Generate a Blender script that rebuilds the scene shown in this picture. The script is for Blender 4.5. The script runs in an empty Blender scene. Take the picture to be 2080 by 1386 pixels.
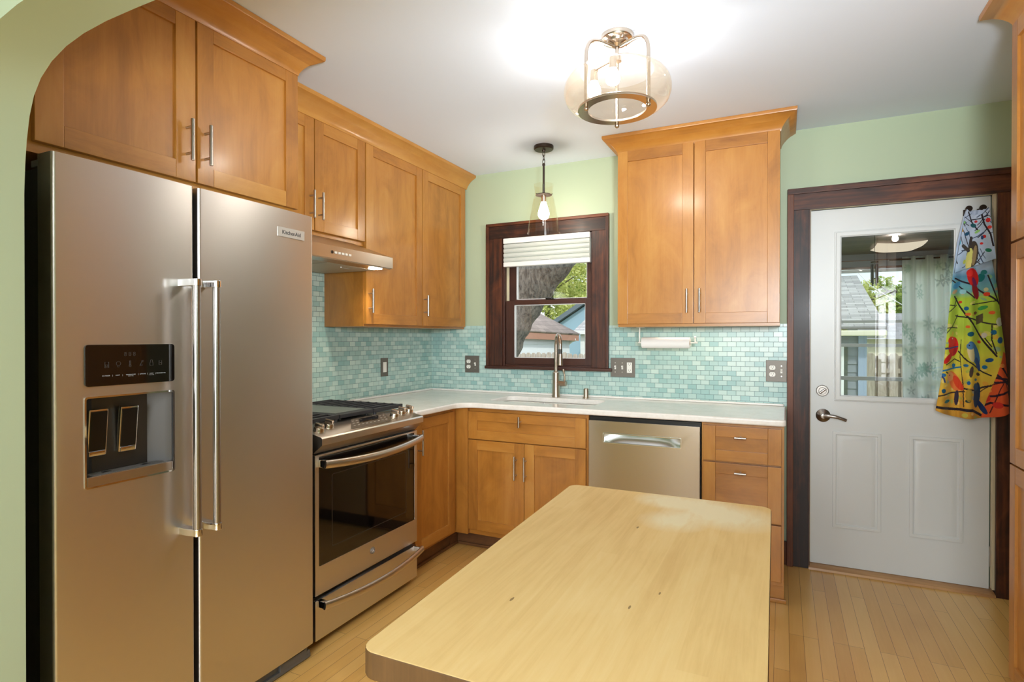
import bpy, bmesh, math, random
from mathutils import Vector, Matrix
random.seed(11)
PI = math.pi
R = math.radians
sc = bpy.context.scene
col = sc.collection


def lin(c):
    """sRGB 0-255 triple -> linear rgba"""
    out = []
    for v in c:
        v /= 255.0
        out.append(v / 12.92 if v <= .04045 else ((v + .055) / 1.055) ** 2.4)
    return (out[0], out[1], out[2], 1.0)


# ------------------------------------------------------------------ camera
cam_d = bpy.data.cameras.new('camera')
cam = bpy.data.objects.new('camera', cam_d)
col.objects.link(cam)
cam_d.sensor_width = 36.0
cam_d.lens = 36.0 * 1149.8 / 2080.0
cam_d.clip_start = .02
cam_d.clip_end = 200
cam.location = (2.423, -3.632, 1.3105)
cam.rotation_euler = (R(90 - .351), 0, R(25.575))
sc.camera = cam

# ------------------------------------------------------------------ view
sc.view_settings.view_transform = 'Standard'
sc.view_settings.look = 'None'
sc.view_settings.gamma = 1.0
sc.view_settings.exposure = 0.13
sc.view_settings.use_curve_mapping = False
try:
    sc.cycles.use_denoising = True
    sc.cycles.max_bounces = 10
    sc.cycles.transparent_max_bounces = 16
    sc.cycles.sample_clamp_indirect = 6.0
except Exception:
    pass

# ------------------------------------------------------------------ world
wd = bpy.data.worlds.new('sky')
sc.world = wd
wd.use_nodes = True
wn = wd.node_tree.nodes
wl = wd.node_tree.links
wn.clear()
w_out = wn.new('ShaderNodeOutputWorld')
w_bg = wn.new('ShaderNodeBackground')
w_tc = wn.new('ShaderNodeTexCoord')
w_no = wn.new('ShaderNodeTexNoise')
w_no.inputs['Scale'].default_value = 4.0
w_no.inputs['Detail'].default_value = 6
w_cr = wn.new('ShaderNodeValToRGB')
w_cr.color_ramp.elements[0].position = .42
w_cr.color_ramp.elements[0].color = lin((204, 218, 234))
w_cr.color_ramp.elements[1].position = .6
w_cr.color_ramp.elements[1].color = lin((245, 248, 252))
wl.new(w_tc.outputs['Generated'], w_no.inputs['Vector'])
wl.new(w_no.outputs['Fac'], w_cr.inputs['Fac'])
wl.new(w_cr.outputs['Color'], w_bg.inputs['Color'])
wl.new(w_bg.outputs['Background'], w_out.inputs['Surface'])
w_bg.inputs['Strength'].default_value = 1.9

# ------------------------------------------------------------------ sun and added fill lights


def light(name, kind, loc, energy, color=(1, 1, 1), rot=(0, 0, 0), **kw):
    d = bpy.data.lights.new(name, kind)
    d.energy = energy
    d.color = color
    for k, v in kw.items():
        setattr(d, k, v)
    o = bpy.data.objects.new(name, d)
    col.objects.link(o)
    o.location = loc
    o.rotation_euler = rot
    return o


light('sun', 'SUN', (0, -6, 12), 2.4, (1, .97, .92), (R(46), 0, R(38)), angle=R(4))
# fill light added behind the camera, at an invented window opening
light('rear_fill_light', 'AREA', (2.2, -6.42, 1.45), 80, (.9, .96, 1.0), (R(90), 0, 0),
      shape='RECTANGLE', size=1.5, size_y=1.5)
# unseen fill light added under the dining room ceiling
light('overhead_fill_light', 'AREA', (2.2, -4.7, 2.44), 42, (.95, .97, 1.0), (0, 0, 0),
      shape='DISK', size=.9)

# spot added beside the camera to brighten the kitchen ceiling and back corner
light('kitchen_fill_spot', 'SPOT', (2.75, -3.62, 1.62), 335, (.88, .95, 1.0), (R(180 - 66), 0, R(24)), spot_size=R(100), spot_blend=1.0,
      shadow_soft_size=.16)

# ------------------------------------------------------------------ mesh builder
AX = {'x': 0, 'y': 1, 'z': 2}


class MB:
    """Collects shapes (world coordinates); obj() links them as one mesh object."""

    def __init__(s):
        s.bm = bmesh.new()
        s.uv = s.bm.loops.layers.uv.new('UVMap')

    def add(s, t, mat=0, grain='z', M=None, jitter=True, keep=False):
        if M is not None:
            bmesh.ops.transform(t, matrix=M, verts=t.verts[:])
        t.normal_update()
        ru, rv = (random.uniform(0, 40), random.uniform(0, 40)) if jitter else (0, 0)
        g = AX[grain]
        vm = {}
        for v in t.verts:
            vm[v] = s.bm.verts.new(v.co)
        for f in t.faces:
            try:
                nf = s.bm.faces.new([vm[v] for v in f.verts])
            except ValueError:
                continue
            nf.material_index = f.material_index if keep else mat
            nf.smooth = True
            n = f.normal
            d = max(range(3), key=lambda i: abs(n[i]))
            if d == g:
                a, b = [i for i in range(3) if i != g]
            else:
                a = g
                b = [i for i in range(3) if i != g and i != d][0]
            for l in nf.loops:
                p = l.vert.co
                l[s.uv].uv = (p[a] + ru, p[b] + rv)
        t.free()
        return s

    def box(s, x0, x1, y0, y1, z0, z1, b=0, seg=2, mat=0, grain='z', M=None, jitter=True):
        t = bmesh.new()
        bmesh.ops.create_cube(t, size=1)
        for v in t.verts:
            v.co = Vector(((x0 + x1) / 2 + v.co.x * (x1 - x0), (y0 + y1) / 2 + v.co.y * (y1 - y0),
                           (z0 + z1) / 2 + v.co.z * (z1 - z0)))
        if b > 0:
            bmesh.ops.bevel(t, geom=t.edges[:], offset=b, segments=seg, affect='EDGES', profile=.5)
        return s.add(t, mat, grain, M, jitter)

    def cyl(s, p0, p1, r0, r1=None, n=24, mat=0, b=0, grain='z'):
        r1 = r0 if r1 is None else r1
        p0, p1 = Vector(p0), Vector(p1)
        d = p1 - p0
        t = bmesh.new()
        bmesh.ops.create_cone(t, cap_ends=True, segments=n, radius1=r0, radius2=r1, depth=d.length)
        if b > 0:
            es = [e for e in t.edges if any(len(f.verts) > 4 for f in e.link_faces)]
            bmesh.ops.bevel(t, geom=es, offset=b, segments=2, affect='EDGES', profile=.5)
        q = Vector((0, 0, 1)).rotation_difference(d.normalized())
        M = Matrix.Translation((p0 + p1) / 2) @ q.to_matrix().to_4x4()
        return s.add(t, mat, grain, M)

    def sphere(s, c, r, sx=1, sy=1, sz=1, n=20, mat=0):
        t = bmesh.new()
        bmesh.ops.create_uvsphere(t, u_segments=n, v_segments=max(6, n // 2), radius=r)
        return s.add(t, mat, 'z', Matrix.Translation(c) @ Matrix.Diagonal((sx, sy, sz, 1)))

    def tube(s, pts, r, n=12, mat=0, caps=True, flat=None):
        pts = [Vector(p) for p in pts]
        rs = r if isinstance(r, (list, tuple)) else [r] * len(pts)
        t = bmesh.new()
        rings = []
        up = None
        for i, p in enumerate(pts):
            a = pts[max(i - 1, 0)]
            c = pts[min(i + 1, len(pts) - 1)]
            d = (c - a).normalized()
            if up is None:
                up = Vector((0, 0, 1)) if abs(d.z) < .9 else Vector((1, 0, 0))
            u = (up - d * up.dot(d)).normalized()
            w = d.cross(u)
            up = u
            fx, fy = flat if flat else (1, 1)
            rings.append([t.verts.new(p + (u * math.cos(k * 2 * PI / n) * fx + w * math.sin(k * 2 * PI / n) * fy) * rs[i])
                          for k in range(n)])
        for i in range(len(rings) - 1):
            for k in range(n):
                t.faces.new((rings[i][k], rings[i][(k + 1) % n], rings[i + 1][(k + 1) % n], rings[i + 1][k]))
        if caps:
            t.faces.new(rings[0][::-1])
            t.faces.new(rings[-1])
        bmesh.ops.recalc_face_normals(t, faces=t.faces[:])
        return s.add(t, mat)

    def lathe(s, prof, c, n=48, mat=0, M=None, close=False):
        """prof: (radius, height) list turned about a vertical axis through c"""
        t = bmesh.new()
        rings = []
        for r, z in prof:
            if r < 1e-5:
                rings.append([t.verts.new((0, 0, z))] * n)
            else:
                rings.append([t.verts.new((r * math.cos(k * 2 * PI / n), r * math.sin(k * 2 * PI / n), z)) for k in range(n)])
        m = len(rings)
        for i in range(m if close else m - 1):
            A, B = rings[i], rings[(i + 1) % m]
            for k in range(n):
                q = []
                for v in (A[k], A[(k + 1) % n], B[(k + 1) % n], B[k]):
                    if v not in q:
                        q.append(v)
                if len(q) > 2:
                    try:
                        t.faces.new(q)
                    except ValueError:
                        pass
        bmesh.ops.recalc_face_normals(t, faces=t.faces[:])
        MM = Matrix.Translation(c) if M is None else Matrix.Translation(c) @ M
        return s.add(t, mat, 'z', MM)

    def prism(s, poly, axis, a0, a1, holes=(), mat=0, grain='z', b=0, M=None, jitter=True, seg=2):
        """polygon (optionally with holes) extruded along an axis. x: (y,z)  y: (x,z)  z: (x,y)"""
        def P(p, a):
            return {'x': (a, p[0], p[1]), 'y': (p[0], a, p[1]), 'z': (p[0], p[1], a)}[axis]
        t = bmesh.new()
        if not holes:
            f = t.faces.new([t.verts.new(P(p, a0)) for p in poly])
            fs = [f]
        else:
            es = []
            for lp in [poly] + list(holes):
                vs = [t.verts.new(P(p, a0)) for p in lp]
                es += [t.edges.new((vs[i], vs[(i + 1) % len(vs)])) for i in range(len(vs))]
            r = bmesh.ops.triangle_fill(t, use_beauty=True, use_dissolve=False, edges=es)
            fs = [g for g in r['geom'] if isinstance(g, bmesh.types.BMFace)]
        ex = bmesh.ops.extrude_face_region(t, geom=fs)
        vs = [g for g in ex['geom'] if isinstance(g, bmesh.types.BMVert)]
        d = P((0, 0), a1 - a0)
        bmesh.ops.translate(t, verts=vs, vec=d)
        bmesh.ops.recalc_face_normals(t, faces=t.faces[:])
        if b > 0:
            es = []
            for e in t.edges:
                if len(e.link_faces) == 2 and e.calc_face_angle(0) > .6:
                    es.append(e)
            bmesh.ops.bevel(t, geom=es, offset=b, segments=seg, affect='EDGES', profile=.5)
        return s.add(t, mat, grain, M, jitter)

    def molding(s, path, prof, z, mat=0, grain='x', side=1):
        """profile (out, up) swept along a plan path with mitred corners; out is to the right (side=1) of the path"""
        t = bmesh.new()
        path = [Vector((p[0], p[1])) for p in path]
        ns = []
        for i in range(len(path) - 1):
            d = (path[i + 1] - path[i]).normalized()
            ns.append(Vector((d.y, -d.x)) * side)
        rings = []
        for i, p in enumerate(path):
            if i == 0:
                m = ns[0]
            elif i == len(path) - 1:
                m = ns[-1]
            else:
                a, b2 = ns[i - 1], ns[i]
                m = (a + b2) / (1 + a.dot(b2))
            rings.append([t.verts.new((p.x + m.x * o, p.y + m.y * o, z + u)) for o, u in prof])
        k = len(prof)
        for i in range(len(rings) - 1):
            for j in range(k):
                t.faces.new((rings[i][j], rings[i][(j + 1) % k], rings[i + 1][(j + 1) % k], rings[i + 1][j]))
        t.faces.new(rings[0][::-1])
        t.faces.new(rings[-1])
        bmesh.ops.recalc_face_normals(t, faces=t.faces[:])
        return s.add(t, mat, grain)

    def quad(s, pts, mat=0, grain='z', jitter=True):
        t = bmesh.new()
        t.faces.new([t.verts.new(p) for p in pts])
        return s.add(t, mat, grain, None, jitter)

    def poly3(s, verts, faces, mat=0, grain='z', jitter=True):
        t = bmesh.new()
        vs = [t.verts.new(v) for v in verts]
        for f in faces:
            t.faces.new([vs[i] for i in f])
        bmesh.ops.recalc_face_normals(t, faces=t.faces[:])
        return s.add(t, mat, grain, None, jitter)

    def grid(s, fn, nu, nv, mat=0, close_u=False):
        t = bmesh.new()
        V = [[t.verts.new(fn(i / nu, j / nv)) for j in range(nv + 1)] for i in range(nu + (0 if close_u else 1))]
        for i in range(nu):
            for j in range(nv):
                i2 = (i + 1) % len(V)
                t.faces.new((V[i][j], V[i2][j], V[i2][j + 1], V[i][j + 1]))
        return s.add(t, mat)

    def text(s, body, size, M, depth=.0006, mat=0, align='CENTER', bold=0.0):
        cu = bpy.data.curves.new('lettering', 'FONT')
        cu.body = body
        cu.size = size
        cu.align_x = align
        cu.align_y = 'CENTER'
        cu.extrude = depth
        cu.offset = bold * size
        cu.resolution_u = 3
        o = bpy.data.objects.new('lettering', cu)
        me = bpy.data.meshes.new_from_object(o)
        t = bmesh.new()
        t.from_mesh(me)
        bpy.data.objects.remove(o)
        bpy.data.meshes.remove(me)
        bpy.data.curves.remove(cu)
        return s.add(t, mat, 'z', M)


ROOT = {}


def obj(name, mb, mats, parent=None, label=None, cat=None, group=None, kind=None, sharp=38, solid=0):
    if not isinstance(mats, (list, tuple)):
        mats = [mats]
    me = bpy.data.meshes.new(name)
    vs = mb.bm.verts
    if parent is not None:
        off = ROOT[parent.name]
    else:
        xs = [v.co.x for v in vs]
        ys = [v.co.y for v in vs]
        zs = [v.co.z for v in vs]
        off = Vector(((min(xs) + max(xs)) / 2, (min(ys) + max(ys)) / 2, min(zs)))
    bmesh.ops.translate(mb.bm, verts=mb.bm.verts[:], vec=-off)
    mb.bm.to_mesh(me)
    mb.bm.free()
    for m in mats:
        me.materials.append(m)
    me.set_sharp_from_angle(angle=R(sharp))
    o = bpy.data.objects.new(name, me)
    wnm = o.modifiers.new('face_normals', 'WEIGHTED_NORMAL')
    wnm.keep_sharp = True
    wnm.weight = 80
    col.objects.link(o)
    ROOT[o.name] = off
    if parent is not None:
        o.parent = parent
    else:
        o.location = off
    tag(o, label, cat, group, kind)
    return o


def tag(o, label=None, cat=None, group=None, kind=None):
    if label:
        o['label'] = label
    if cat:
        o['category'] = cat
    if group:
        o['group'] = group
    if kind:
        o['kind'] = kind


def thing(name, label, cat, loc, group=None, kind=None):
    o = bpy.data.objects.new(name, None)
    o.empty_display_size = .05
    col.objects.link(o)
    o.location = loc
    ROOT[o.name] = Vector(loc)
    tag(o, label, cat, group, kind)
    return o


def struct(name, mb, mats, label=None, parent=None):
    return obj(name, mb, mats, parent, label, None, None, None if parent else 'structure')


def arc(cx, cy, r, a0, a1, n=8):
    return [(cx + r * math.cos(R(a0 + (a1 - a0) * i / n)), cy + r * math.sin(R(a0 + (a1 - a0) * i / n))) for i in range(n + 1)]


def rrect(x0, x1, y0, y1, r, n=5):
    return (arc(x1 - r, y1 - r, r, 0, 90, n) + arc(x0 + r, y1 - r, r, 90, 180, n) +
            arc(x0 + r, y0 + r, r, 180, 270, n) + arc(x1 - r, y0 + r, r, 270, 360, n))


def smooth(pts, k=6):
    """Catmull-Rom through the points"""
    P = [Vector(p) for p in pts]
    out = []
    for i in range(len(P) - 1):
        a = P[max(i - 1, 0)]
        b, c = P[i], P[i + 1]
        d = P[min(i + 2, len(P) - 1)]
        for j in range(k):
            t = j / k
            out.append(.5 * (2 * b + (c - a) * t + (2 * a - 5 * b + 4 * c - d) * t * t + (3 * b - a - 3 * c + d) * t ** 3))
    out.append(P[-1])
    return out


# ------------------------------------------------------------------ materials


class NT:
    def __init__(s, name):
        s.m = bpy.data.materials.new(name)
        s.m.use_nodes = True
        s.n = s.m.node_tree.nodes
        s.l = s.m.node_tree.links
        s.n.clear()
        s.out = s.n.new('ShaderNodeOutputMaterial')

    def new(s, t, ins=None, **kw):
        n = s.n.new('ShaderNode' + t)
        for k, v in kw.items():
            setattr(n, k, v)
        for k, v in (ins or {}).items():
            if hasattr(v, 'is_output'):
                s.l.new(v, n.inputs[k])
            else:
                n.inputs[k].default_value = v
        return n

    def bsdf(s, **ins):
        names = {'col': 'Base Color', 'rough': 'Roughness', 'metal': 'Metallic', 'nor': 'Normal', 'coat': 'Coat Weight',
                 'coatr': 'Coat Roughness', 'spec': 'Specular IOR Level', 'aniso': 'Anisotropic', 'anrot': 'Anisotropic Rotation',
                 'tan': 'Tangent', 'trans': 'Transmission Weight', 'ec': 'Emission Color', 'es': 'Emission Strength', 'ior': 'IOR',
                 'sheen': 'Sheen Weight', 'sss': 'Subsurface Weight'}
        b = s.new('BsdfPrincipled', {names[k]: v for k, v in ins.items()})
        s.l.new(b.outputs[0], s.out.inputs['Surface'])
        return b

    def ramp(s, fac, stops):
        r = s.n.new('ShaderNodeValToRGB')
        e = r.color_ramp.elements
        while len(e) < len(stops):
            e.new(.5)
        for i, (p, c) in enumerate(stops):
            e[i].position = p
            e[i].color = c if len(c) == 4 else lin(c)
        s.l.new(fac, r.inputs['Fac'])
        return r.outputs['Color']

    def mix(s, fac, a, b, mode='MIX'):
        n = s.new('Mix', data_type='RGBA', blend_type=mode)
        for k, v in ((0, fac), (6, a), (7, b)):
            if hasattr(v, 'is_output'):
                s.l.new(v, n.inputs[k])
            else:
                n.inputs[k].default_value = v
        return n.outputs[2]

    def math(s, op, a, b=0.0):
        n = s.new('Math', operation=op)
        for k, v in ((0, a), (1, b)):
            if hasattr(v, 'is_output'):
                s.l.new(v, n.inputs[k])
            else:
                n.inputs[k].default_value = v
        return n.outputs[0]

    def uv(s, scale=(1, 1, 1), loc=(0, 0, 0)):
        t = s.new('TexCoord')
        mp = s.new('Mapping', {'Vector': t.outputs['UV'], 'Scale': scale, 'Location': loc})
        return mp.outputs[0]

    def ob(s, scale=(1, 1, 1)):
        t = s.new('TexCoord')
        mp = s.new('Mapping', {'Vector': t.outputs['Object'], 'Scale': scale})
        return mp.outputs[0]

    def noise(s, vec, scale, detail=4, rough=.55, dist=0):
        n = s.new('TexNoise', {'Vector': vec, 'Scale': scale, 'Detail': detail, 'Roughness': rough, 'Distortion': dist})
        return n.outputs['Fac']

    def bump(s, h, strength=.2, dist=.002):
        return s.new('Bump', {'Height': h, 'Strength': strength, 'Distance': dist}).outputs[0]


def plain(name, c, rough=.5, metal=0., coat=0., spec=.5):
    t = NT(name)
    t.bsdf(col=lin(c), rough=rough, metal=metal, coat=coat, spec=spec)
    return t.m


def paint(name, c, rough=.6, bump=.08, scale=180):
    t = NT(name)
    n = t.noise(t.ob(), scale, 3)
    big = t.noise(t.ob(), 1.3, 2)
    cc = t.mix(t.math('MULTIPLY', big, .25), lin(c), lin([v * .96 for v in c]))
    t.bsdf(col=cc, rough=rough, nor=t.bump(n, bump, .001))
    return t.m


def wood(name, light, mid, dark, rough=.35, coat=.25, fig=1.0, line=.4, coarse=1.0):
    """stained timber; grain runs along the U direction of the mesh's UV map"""
    t = NT(name)
    fine = t.noise(t.uv((5 * coarse, 110 * coarse, 1)), 1.0, 5, .6, .3)
    band = t.noise(t.uv((1.2 * coarse, 16 * coarse, 1)), 1.0, 3, .5, .8)
    blot = t.noise(t.uv((3.0, 6.5, 1), (3, 7, 0)), 1.0, 5, .62, 1.2)
    piece = t.noise(t.uv((.12, .12, 1), (9, 2, 0)), 1.0, 0)
    a = t.math('MULTIPLY', t.math('SUBTRACT', fine, .5), line)
    b = t.math('MULTIPLY', t.math('SUBTRACT', band, .5), .55 * fig)
    c = t.math('MULTIPLY', t.math('SUBTRACT', blot, .5), 1.15 * fig)
    d = t.math('MULTIPLY', t.math('SUBTRACT', piece, .5), .9 * fig)
    f = t.math('ADD', t.math('ADD', t.math('ADD', a, b), t.math('ADD', c, d)), .5)
    cc = t.ramp(f, [(.12, dark), (.5, mid), (.88, light)])
    t.bsdf(col=cc, rough=rough, coat=coat, coatr=.17, nor=t.bump(fine, .05, .001))
    return t.m


def metal(name, c, rough, aniso=0., rot=0., radial='Z', brush=0):
    t = NT(name)
    ins = dict(col=lin(c), rough=rough, metal=1.0)
    if aniso:
        tn = t.new('Tangent', direction_type='RADIAL', axis=radial)
        ins.update(aniso=aniso, anrot=rot, tan=tn.outputs[0])
    if brush:
        n = t.noise(t.ob((2, 2, 700)), 1.0, 3)
        ins['rough'] = t.math('ADD', t.math('MULTIPLY', n, brush), rough - brush / 2)
    t.bsdf(**ins)
    return t.m


def pane(name, tint=(1, 1, 1, 1), ior=1.5, extra=0.0, body=None, bodyf=0.0):
    """thin clear glass: see-through plus the Fresnel mirror of its surface"""
    t = NT(name)
    tr = t.new('BsdfTransparent', {'Color': tint})
    src = tr.outputs[0]
    if body is not None:
        df = t.new('BsdfTranslucent', {'Color': body})
        mx0 = t.new('MixShader', {'Fac': bodyf})
        t.l.new(src, mx0.inputs[1])
        t.l.new(df.outputs[0], mx0.inputs[2])
        src = mx0.outputs[0]
    gl = t.new('BsdfGlossy', {'Color': (1, 1, 1, 1), 'Roughness': .01})
    ge = t.new('NewGeometry')
    dt = t.new('VectorMath', {0: ge.outputs['Normal'], 1: ge.outputs['Incoming']}, operation='DOT_PRODUCT').outputs['Value']
    cs = t.math('SUBTRACT', 1.0, t.math('ABSOLUTE', dt))
    f0 = ((ior - 1) / (ior + 1)) ** 2
    f = t.math('MINIMUM', t.math('ADD', t.math('MULTIPLY', t.math('POWER', cs, 5.0), 1 - f0), f0 + extra), 1.0)
    mx = t.new('MixShader', {'Fac': f})
    t.l.new(src, mx.inputs[1])
    t.l.new(gl.outputs[0], mx.inputs[2])
    t.l.new(mx.outputs[0], t.out.inputs['Surface'])
    return t.m


def glow(name, c, strength):
    t = NT(name)
    e = t.new('Emission', {'Color': c, 'Strength': strength})
    t.l.new(e.outputs[0], t.out.inputs['Surface'])
    return t.m


maple = wood('stained_maple', (199, 144, 68), (181, 121, 48), (143, 90, 31), .36, .3, .75, .24)
walnut = wood('dark_stained_oak', (114, 62, 32), (78, 39, 20), (32, 15, 9), .5, .03, 1.1, 1.3, .45)
sashwood = wood('dark_sash_wood', (88, 48, 30), (66, 34, 22), (44, 22, 14), .45, .1, .5, .5)
redwood = wood('red_brown_oak', (128, 74, 42), (96, 54, 32), (52, 28, 18), .38, .3, .8, .9, .6)
toewood = wood('dark_toe_wood', (140, 92, 50), (112, 72, 38), (78, 48, 26), .5, .1)
oakpale = wood('pale_threshold_oak', (206, 160, 104), (186, 138, 84), (150, 104, 60), .45, .2)
green = paint('sage_green_paint', (178, 193, 163), .55, .06)
white_ceiling = paint('ceiling_white_paint', (226, 237, 252), .75, .05)
dining_paint = paint('dining_room_paint', (150, 168, 132), .6, .05)
white_trim = plain('white_enamel', (232, 232, 230), .3, 0, .2)
door_white = paint('door_white_paint', (222, 225, 224), .35, .02, 90)
cream = plain('cream_weatherstrip', (214, 202, 168), .5)
steel = metal('brushed_stainless', (218, 214, 210), .36, .6, .25)
niche_steel = metal('niche_steel', (88, 86, 84), .5)
hardware = metal('door_hardware_nickel', (146, 140, 134), .3)
dw_steel = metal('dishwasher_steel', (190, 178, 164), .27, .6, .25)
bar_steel = metal('handle_steel', (168, 164, 160), .3, .4, .25)
steel_flat = metal('satin_stainless', (205, 198, 190), .3, .5, .25)
nickel = metal('brushed_nickel', (190, 184, 176), .28)
chrome = metal('polished_chrome', (225, 225, 228), .06)
faucet_metal = metal('satin_faucet_nickel', (188, 172, 154), .3)
bronze = plain('dark_bronze', (58, 46, 38), .4, .6)
lamp_nickel = metal('lamp_nickel', (214, 200, 184), .22)
iron = plain('cast_iron', (52, 52, 56), .5, .2)
black = plain('black_enamel', (14, 14, 15), .3)
black_matt = plain('black_rubber', (16, 16, 17), .6)
grey_plastic = plain('grey_plastic', (98, 96, 94), .45)
dark_grey = plain('dark_grey_case', (70, 68, 66), .4, .3)
white_plastic = plain('white_plastic', (238, 236, 228), .35)
plate_metal = plain('brushed_pewter_plate', (116, 110, 102), .45, .45)
letter_dark = plain('dark_lettering', (70, 70, 72), .5)
letter_white = plain('white_lettering', (190, 196, 205), .5)
letter_dim = plain('dim_lettering', (62, 56, 54), .5)
t_ = NT('black_glass')
t_.bsdf(col=lin((14, 10, 9)), rough=.06, coat=.5, coatr=.03)
black_glass = t_.m
clear = pane('window_glass', (.97, .985, .98, 1))
door_glass = pane('door_glass', (.95, .97, .96, 1), 1.5, .03)
smoke_glass = pane('pendant_glass', (.97, .94, .88, 1), 1.45)
amber_glass = pane('seeded_amber_glass', (.95, .90, .82, 1), 1.42, .01, lin((250, 232, 205)), .03)
bulb_hot = glow('bulb_glow', (1, .965, .93, 1), 165)
bulb_pend = glow('pendant_bulb_glow', (1, .93, .82, 1), 90)
puck_glow = glow('hood_lamp_glow', (1, .87, .66, 1), 30)


def quartz():
    t = NT('white_quartz')
    a = t.noise(t.ob(), 9, 5, .6, .6)
    b = t.noise(t.ob(), 60, 3)
    c = t.ramp(t.math('ADD', t.math('MULTIPLY', a, .7), t.math('MULTIPLY', b, .3)), [(.3, (230, 227, 219)), (.6, (246, 243, 238))])
    t.bsdf(col=c, rough=.2, coat=.12, coatr=.06)
    return t.m


def tiles():
    t = NT('aqua_glass_mosaic')
    v = t.uv()
    br = t.new('TexBrick', {'Vector': v, 'Color1': lin((200, 221, 209)), 'Color2': lin((140, 184, 178)), 'Mortar': lin((98, 124, 120)),
                            'Scale': 1.0, 'Mortar Size': .0011, 'Mortar Smooth': .1, 'Bias': -.1, 'Brick Width': .0505, 'Row Height': .0292})
    br.offset = .5
    big = t.noise(v, 2.2, 2)
    hue = t.mix(t.math('MULTIPLY', big, .3), br.outputs['Color'], lin((160, 194, 204)))
    inv = t.math('SUBTRACT', 1.0, br.outputs['Fac'])
    wav = t.noise(v, 30, 2)
    h = t.math('ADD', inv, t.math('MULTIPLY', wav, .15))
    rough = t.math('ADD', t.math('MULTIPLY', br.outputs['Fac'], .4), .26)
    t.bsdf(col=hue, rough=rough, nor=t.bump(h, .5, .0012), coat=.06, coatr=.05)
    return t.m


def floorboards():
    t = NT('maple_strip_floor')
    v = t.uv()
    br = t.new('TexBrick', {'Vector': v, 'Color1': (1, 1, 1, 1), 'Color2': (0, 0, 0, 1), 'Mortar': (.5, .5, .5, 1),
                            'Scale': 1.0, 'Mortar Size': .0007, 'Mortar Smooth': .0, 'Bias': 0., 'Brick Width': .85, 'Row Height': .057})
    br.offset = .37
    br.offset_frequency = 3
    g1 = t.noise(t.uv((4, 90, 1)), 1, 4, .6, .4)
    g2 = t.noise(t.uv((1.5, 9, 1)), 1, 3, .5, .8)
    f = t.math('ADD', t.math('MULTIPLY', t.math('ADD', t.math('MULTIPLY', br.outputs['Color'], .34), .08), 1.0), t.math('ADD', t.math('MULTIPLY', g1, .2), t.math('MULTIPLY', g2, .38)))
    c = t.ramp(f, [(.15, (196, 142, 68)), (.5, (221, 172, 95)), (.9, (236, 195, 120))])
    c2 = t.mix(br.outputs['Fac'], c, lin((120, 76, 36)))
    t.bsdf(col=c2, rough=.3, coat=.35, coatr=.15, nor=t.bump(t.math('SUBTRACT', 1.0, br.outputs['Fac']), .25, .001))
    return t.m


def butcher():
    t = NT('worn_butcher_block')
    v = t.ob()
    sw = t.new('Mapping', {'Vector': v, 'Rotation': (0, 0, R(90))}).outputs[0]
    br = t.new('TexBrick', {'Vector': sw, 'Color1': (1, 1, 1, 1), 'Color2': (0, 0, 0, 1), 'Mortar': (.5, .5, .5, 1), 'Scale': 1.0,
                            'Mortar Size': 0., 'Bias': 0., 'Brick Width': .62, 'Row Height': .043})
    br.offset = .41
    g1 = t.noise(t.ob((80, 4, 20)), 1, 5, .65, .5)
    g2 = t.noise(t.ob((9, 2.2, 6)), 1, 4, .6, .9)
    f = t.math('ADD', t.math('ADD', t.math('MULTIPLY', br.outputs['Color'], .09), .03), t.math('ADD', t.math('MULTIPLY', g1, .42), t.math('MULTIPLY', g2, .42)))
    c = t.ramp(f, [(.2, (200, 162, 102)), (.5, (221, 188, 128)), (.85, (232, 206, 152))])
    # pale worn patches at the far right corner
    def spot(x, y, r):
        d = t.new('VectorMath', {0: v, 1: (x, y, .86)}, operation='DISTANCE').outputs['Value']
        return t.math('MAXIMUM', t.math('SUBTRACT', 1.0, t.math('DIVIDE', d, r)), 0.0)
    sp = t.math('ADD', t.math('ADD', spot(.10, .42, .12), spot(.0, .44, .08)), t.math('ADD', spot(.19, .36, .12), spot(.06, .27, .09)))
    st = t.noise(t.ob((30, 8, 5)), 1, 4, .6, .8)
    pale = t.math('MINIMUM', t.math('MULTIPLY', t.math('MULTIPLY', sp, st), 2.2), .8)
    c = t.mix(pale, c, lin((232, 222, 190)))
    # small dark nicks
    vo = t.new('TexVoronoi', {'Vector': t.ob((26, 8, 1)), 'Scale': 1.0})
    nick = t.math('LESS_THAN', t.math('ADD', vo.outputs['Distance'], t.math('MULTIPLY', g1, .08)), .1)
    sepc = t.new('SeparateColor', {'Color': vo.outputs['Color']})
    gate = t.math('GREATER_THAN', sepc.outputs[0], .80)
    c = t.mix(t.math('MULTIPLY', t.math('MULTIPLY', nick, gate), .75), c, lin((96, 70, 34)))
    t.bsdf(col=c, rough=.62, spec=.25, nor=t.bump(g1, .06, .001))
    return t.m


def shingles(name, a, b, m, w=.3, h=.13):
    t = NT(name)
    br = t.new('TexBrick', {'Vector': t.uv(), 'Color1': lin(a), 'Color2': lin(b), 'Mortar': lin(m), 'Scale': 1.0, 'Mortar Size': .006,
                            'Mortar Smooth': .4, 'Bias': 0., 'Brick Width': w, 'Row Height': h})
    t.bsdf(col=br.outputs['Color'], rough=.9)
    return t.m


def grained(name, a, b, scale, rough=.9, stretch=(1, 1, 1), bump=.5):
    t = NT(name)
    n = t.noise(t.ob(stretch), scale, 6, .65, .6)
    t.bsdf(col=t.ramp(n, [(.3, a), (.7, b)]), rough=rough, nor=t.bump(n, bump, .02))
    return t.m


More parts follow.
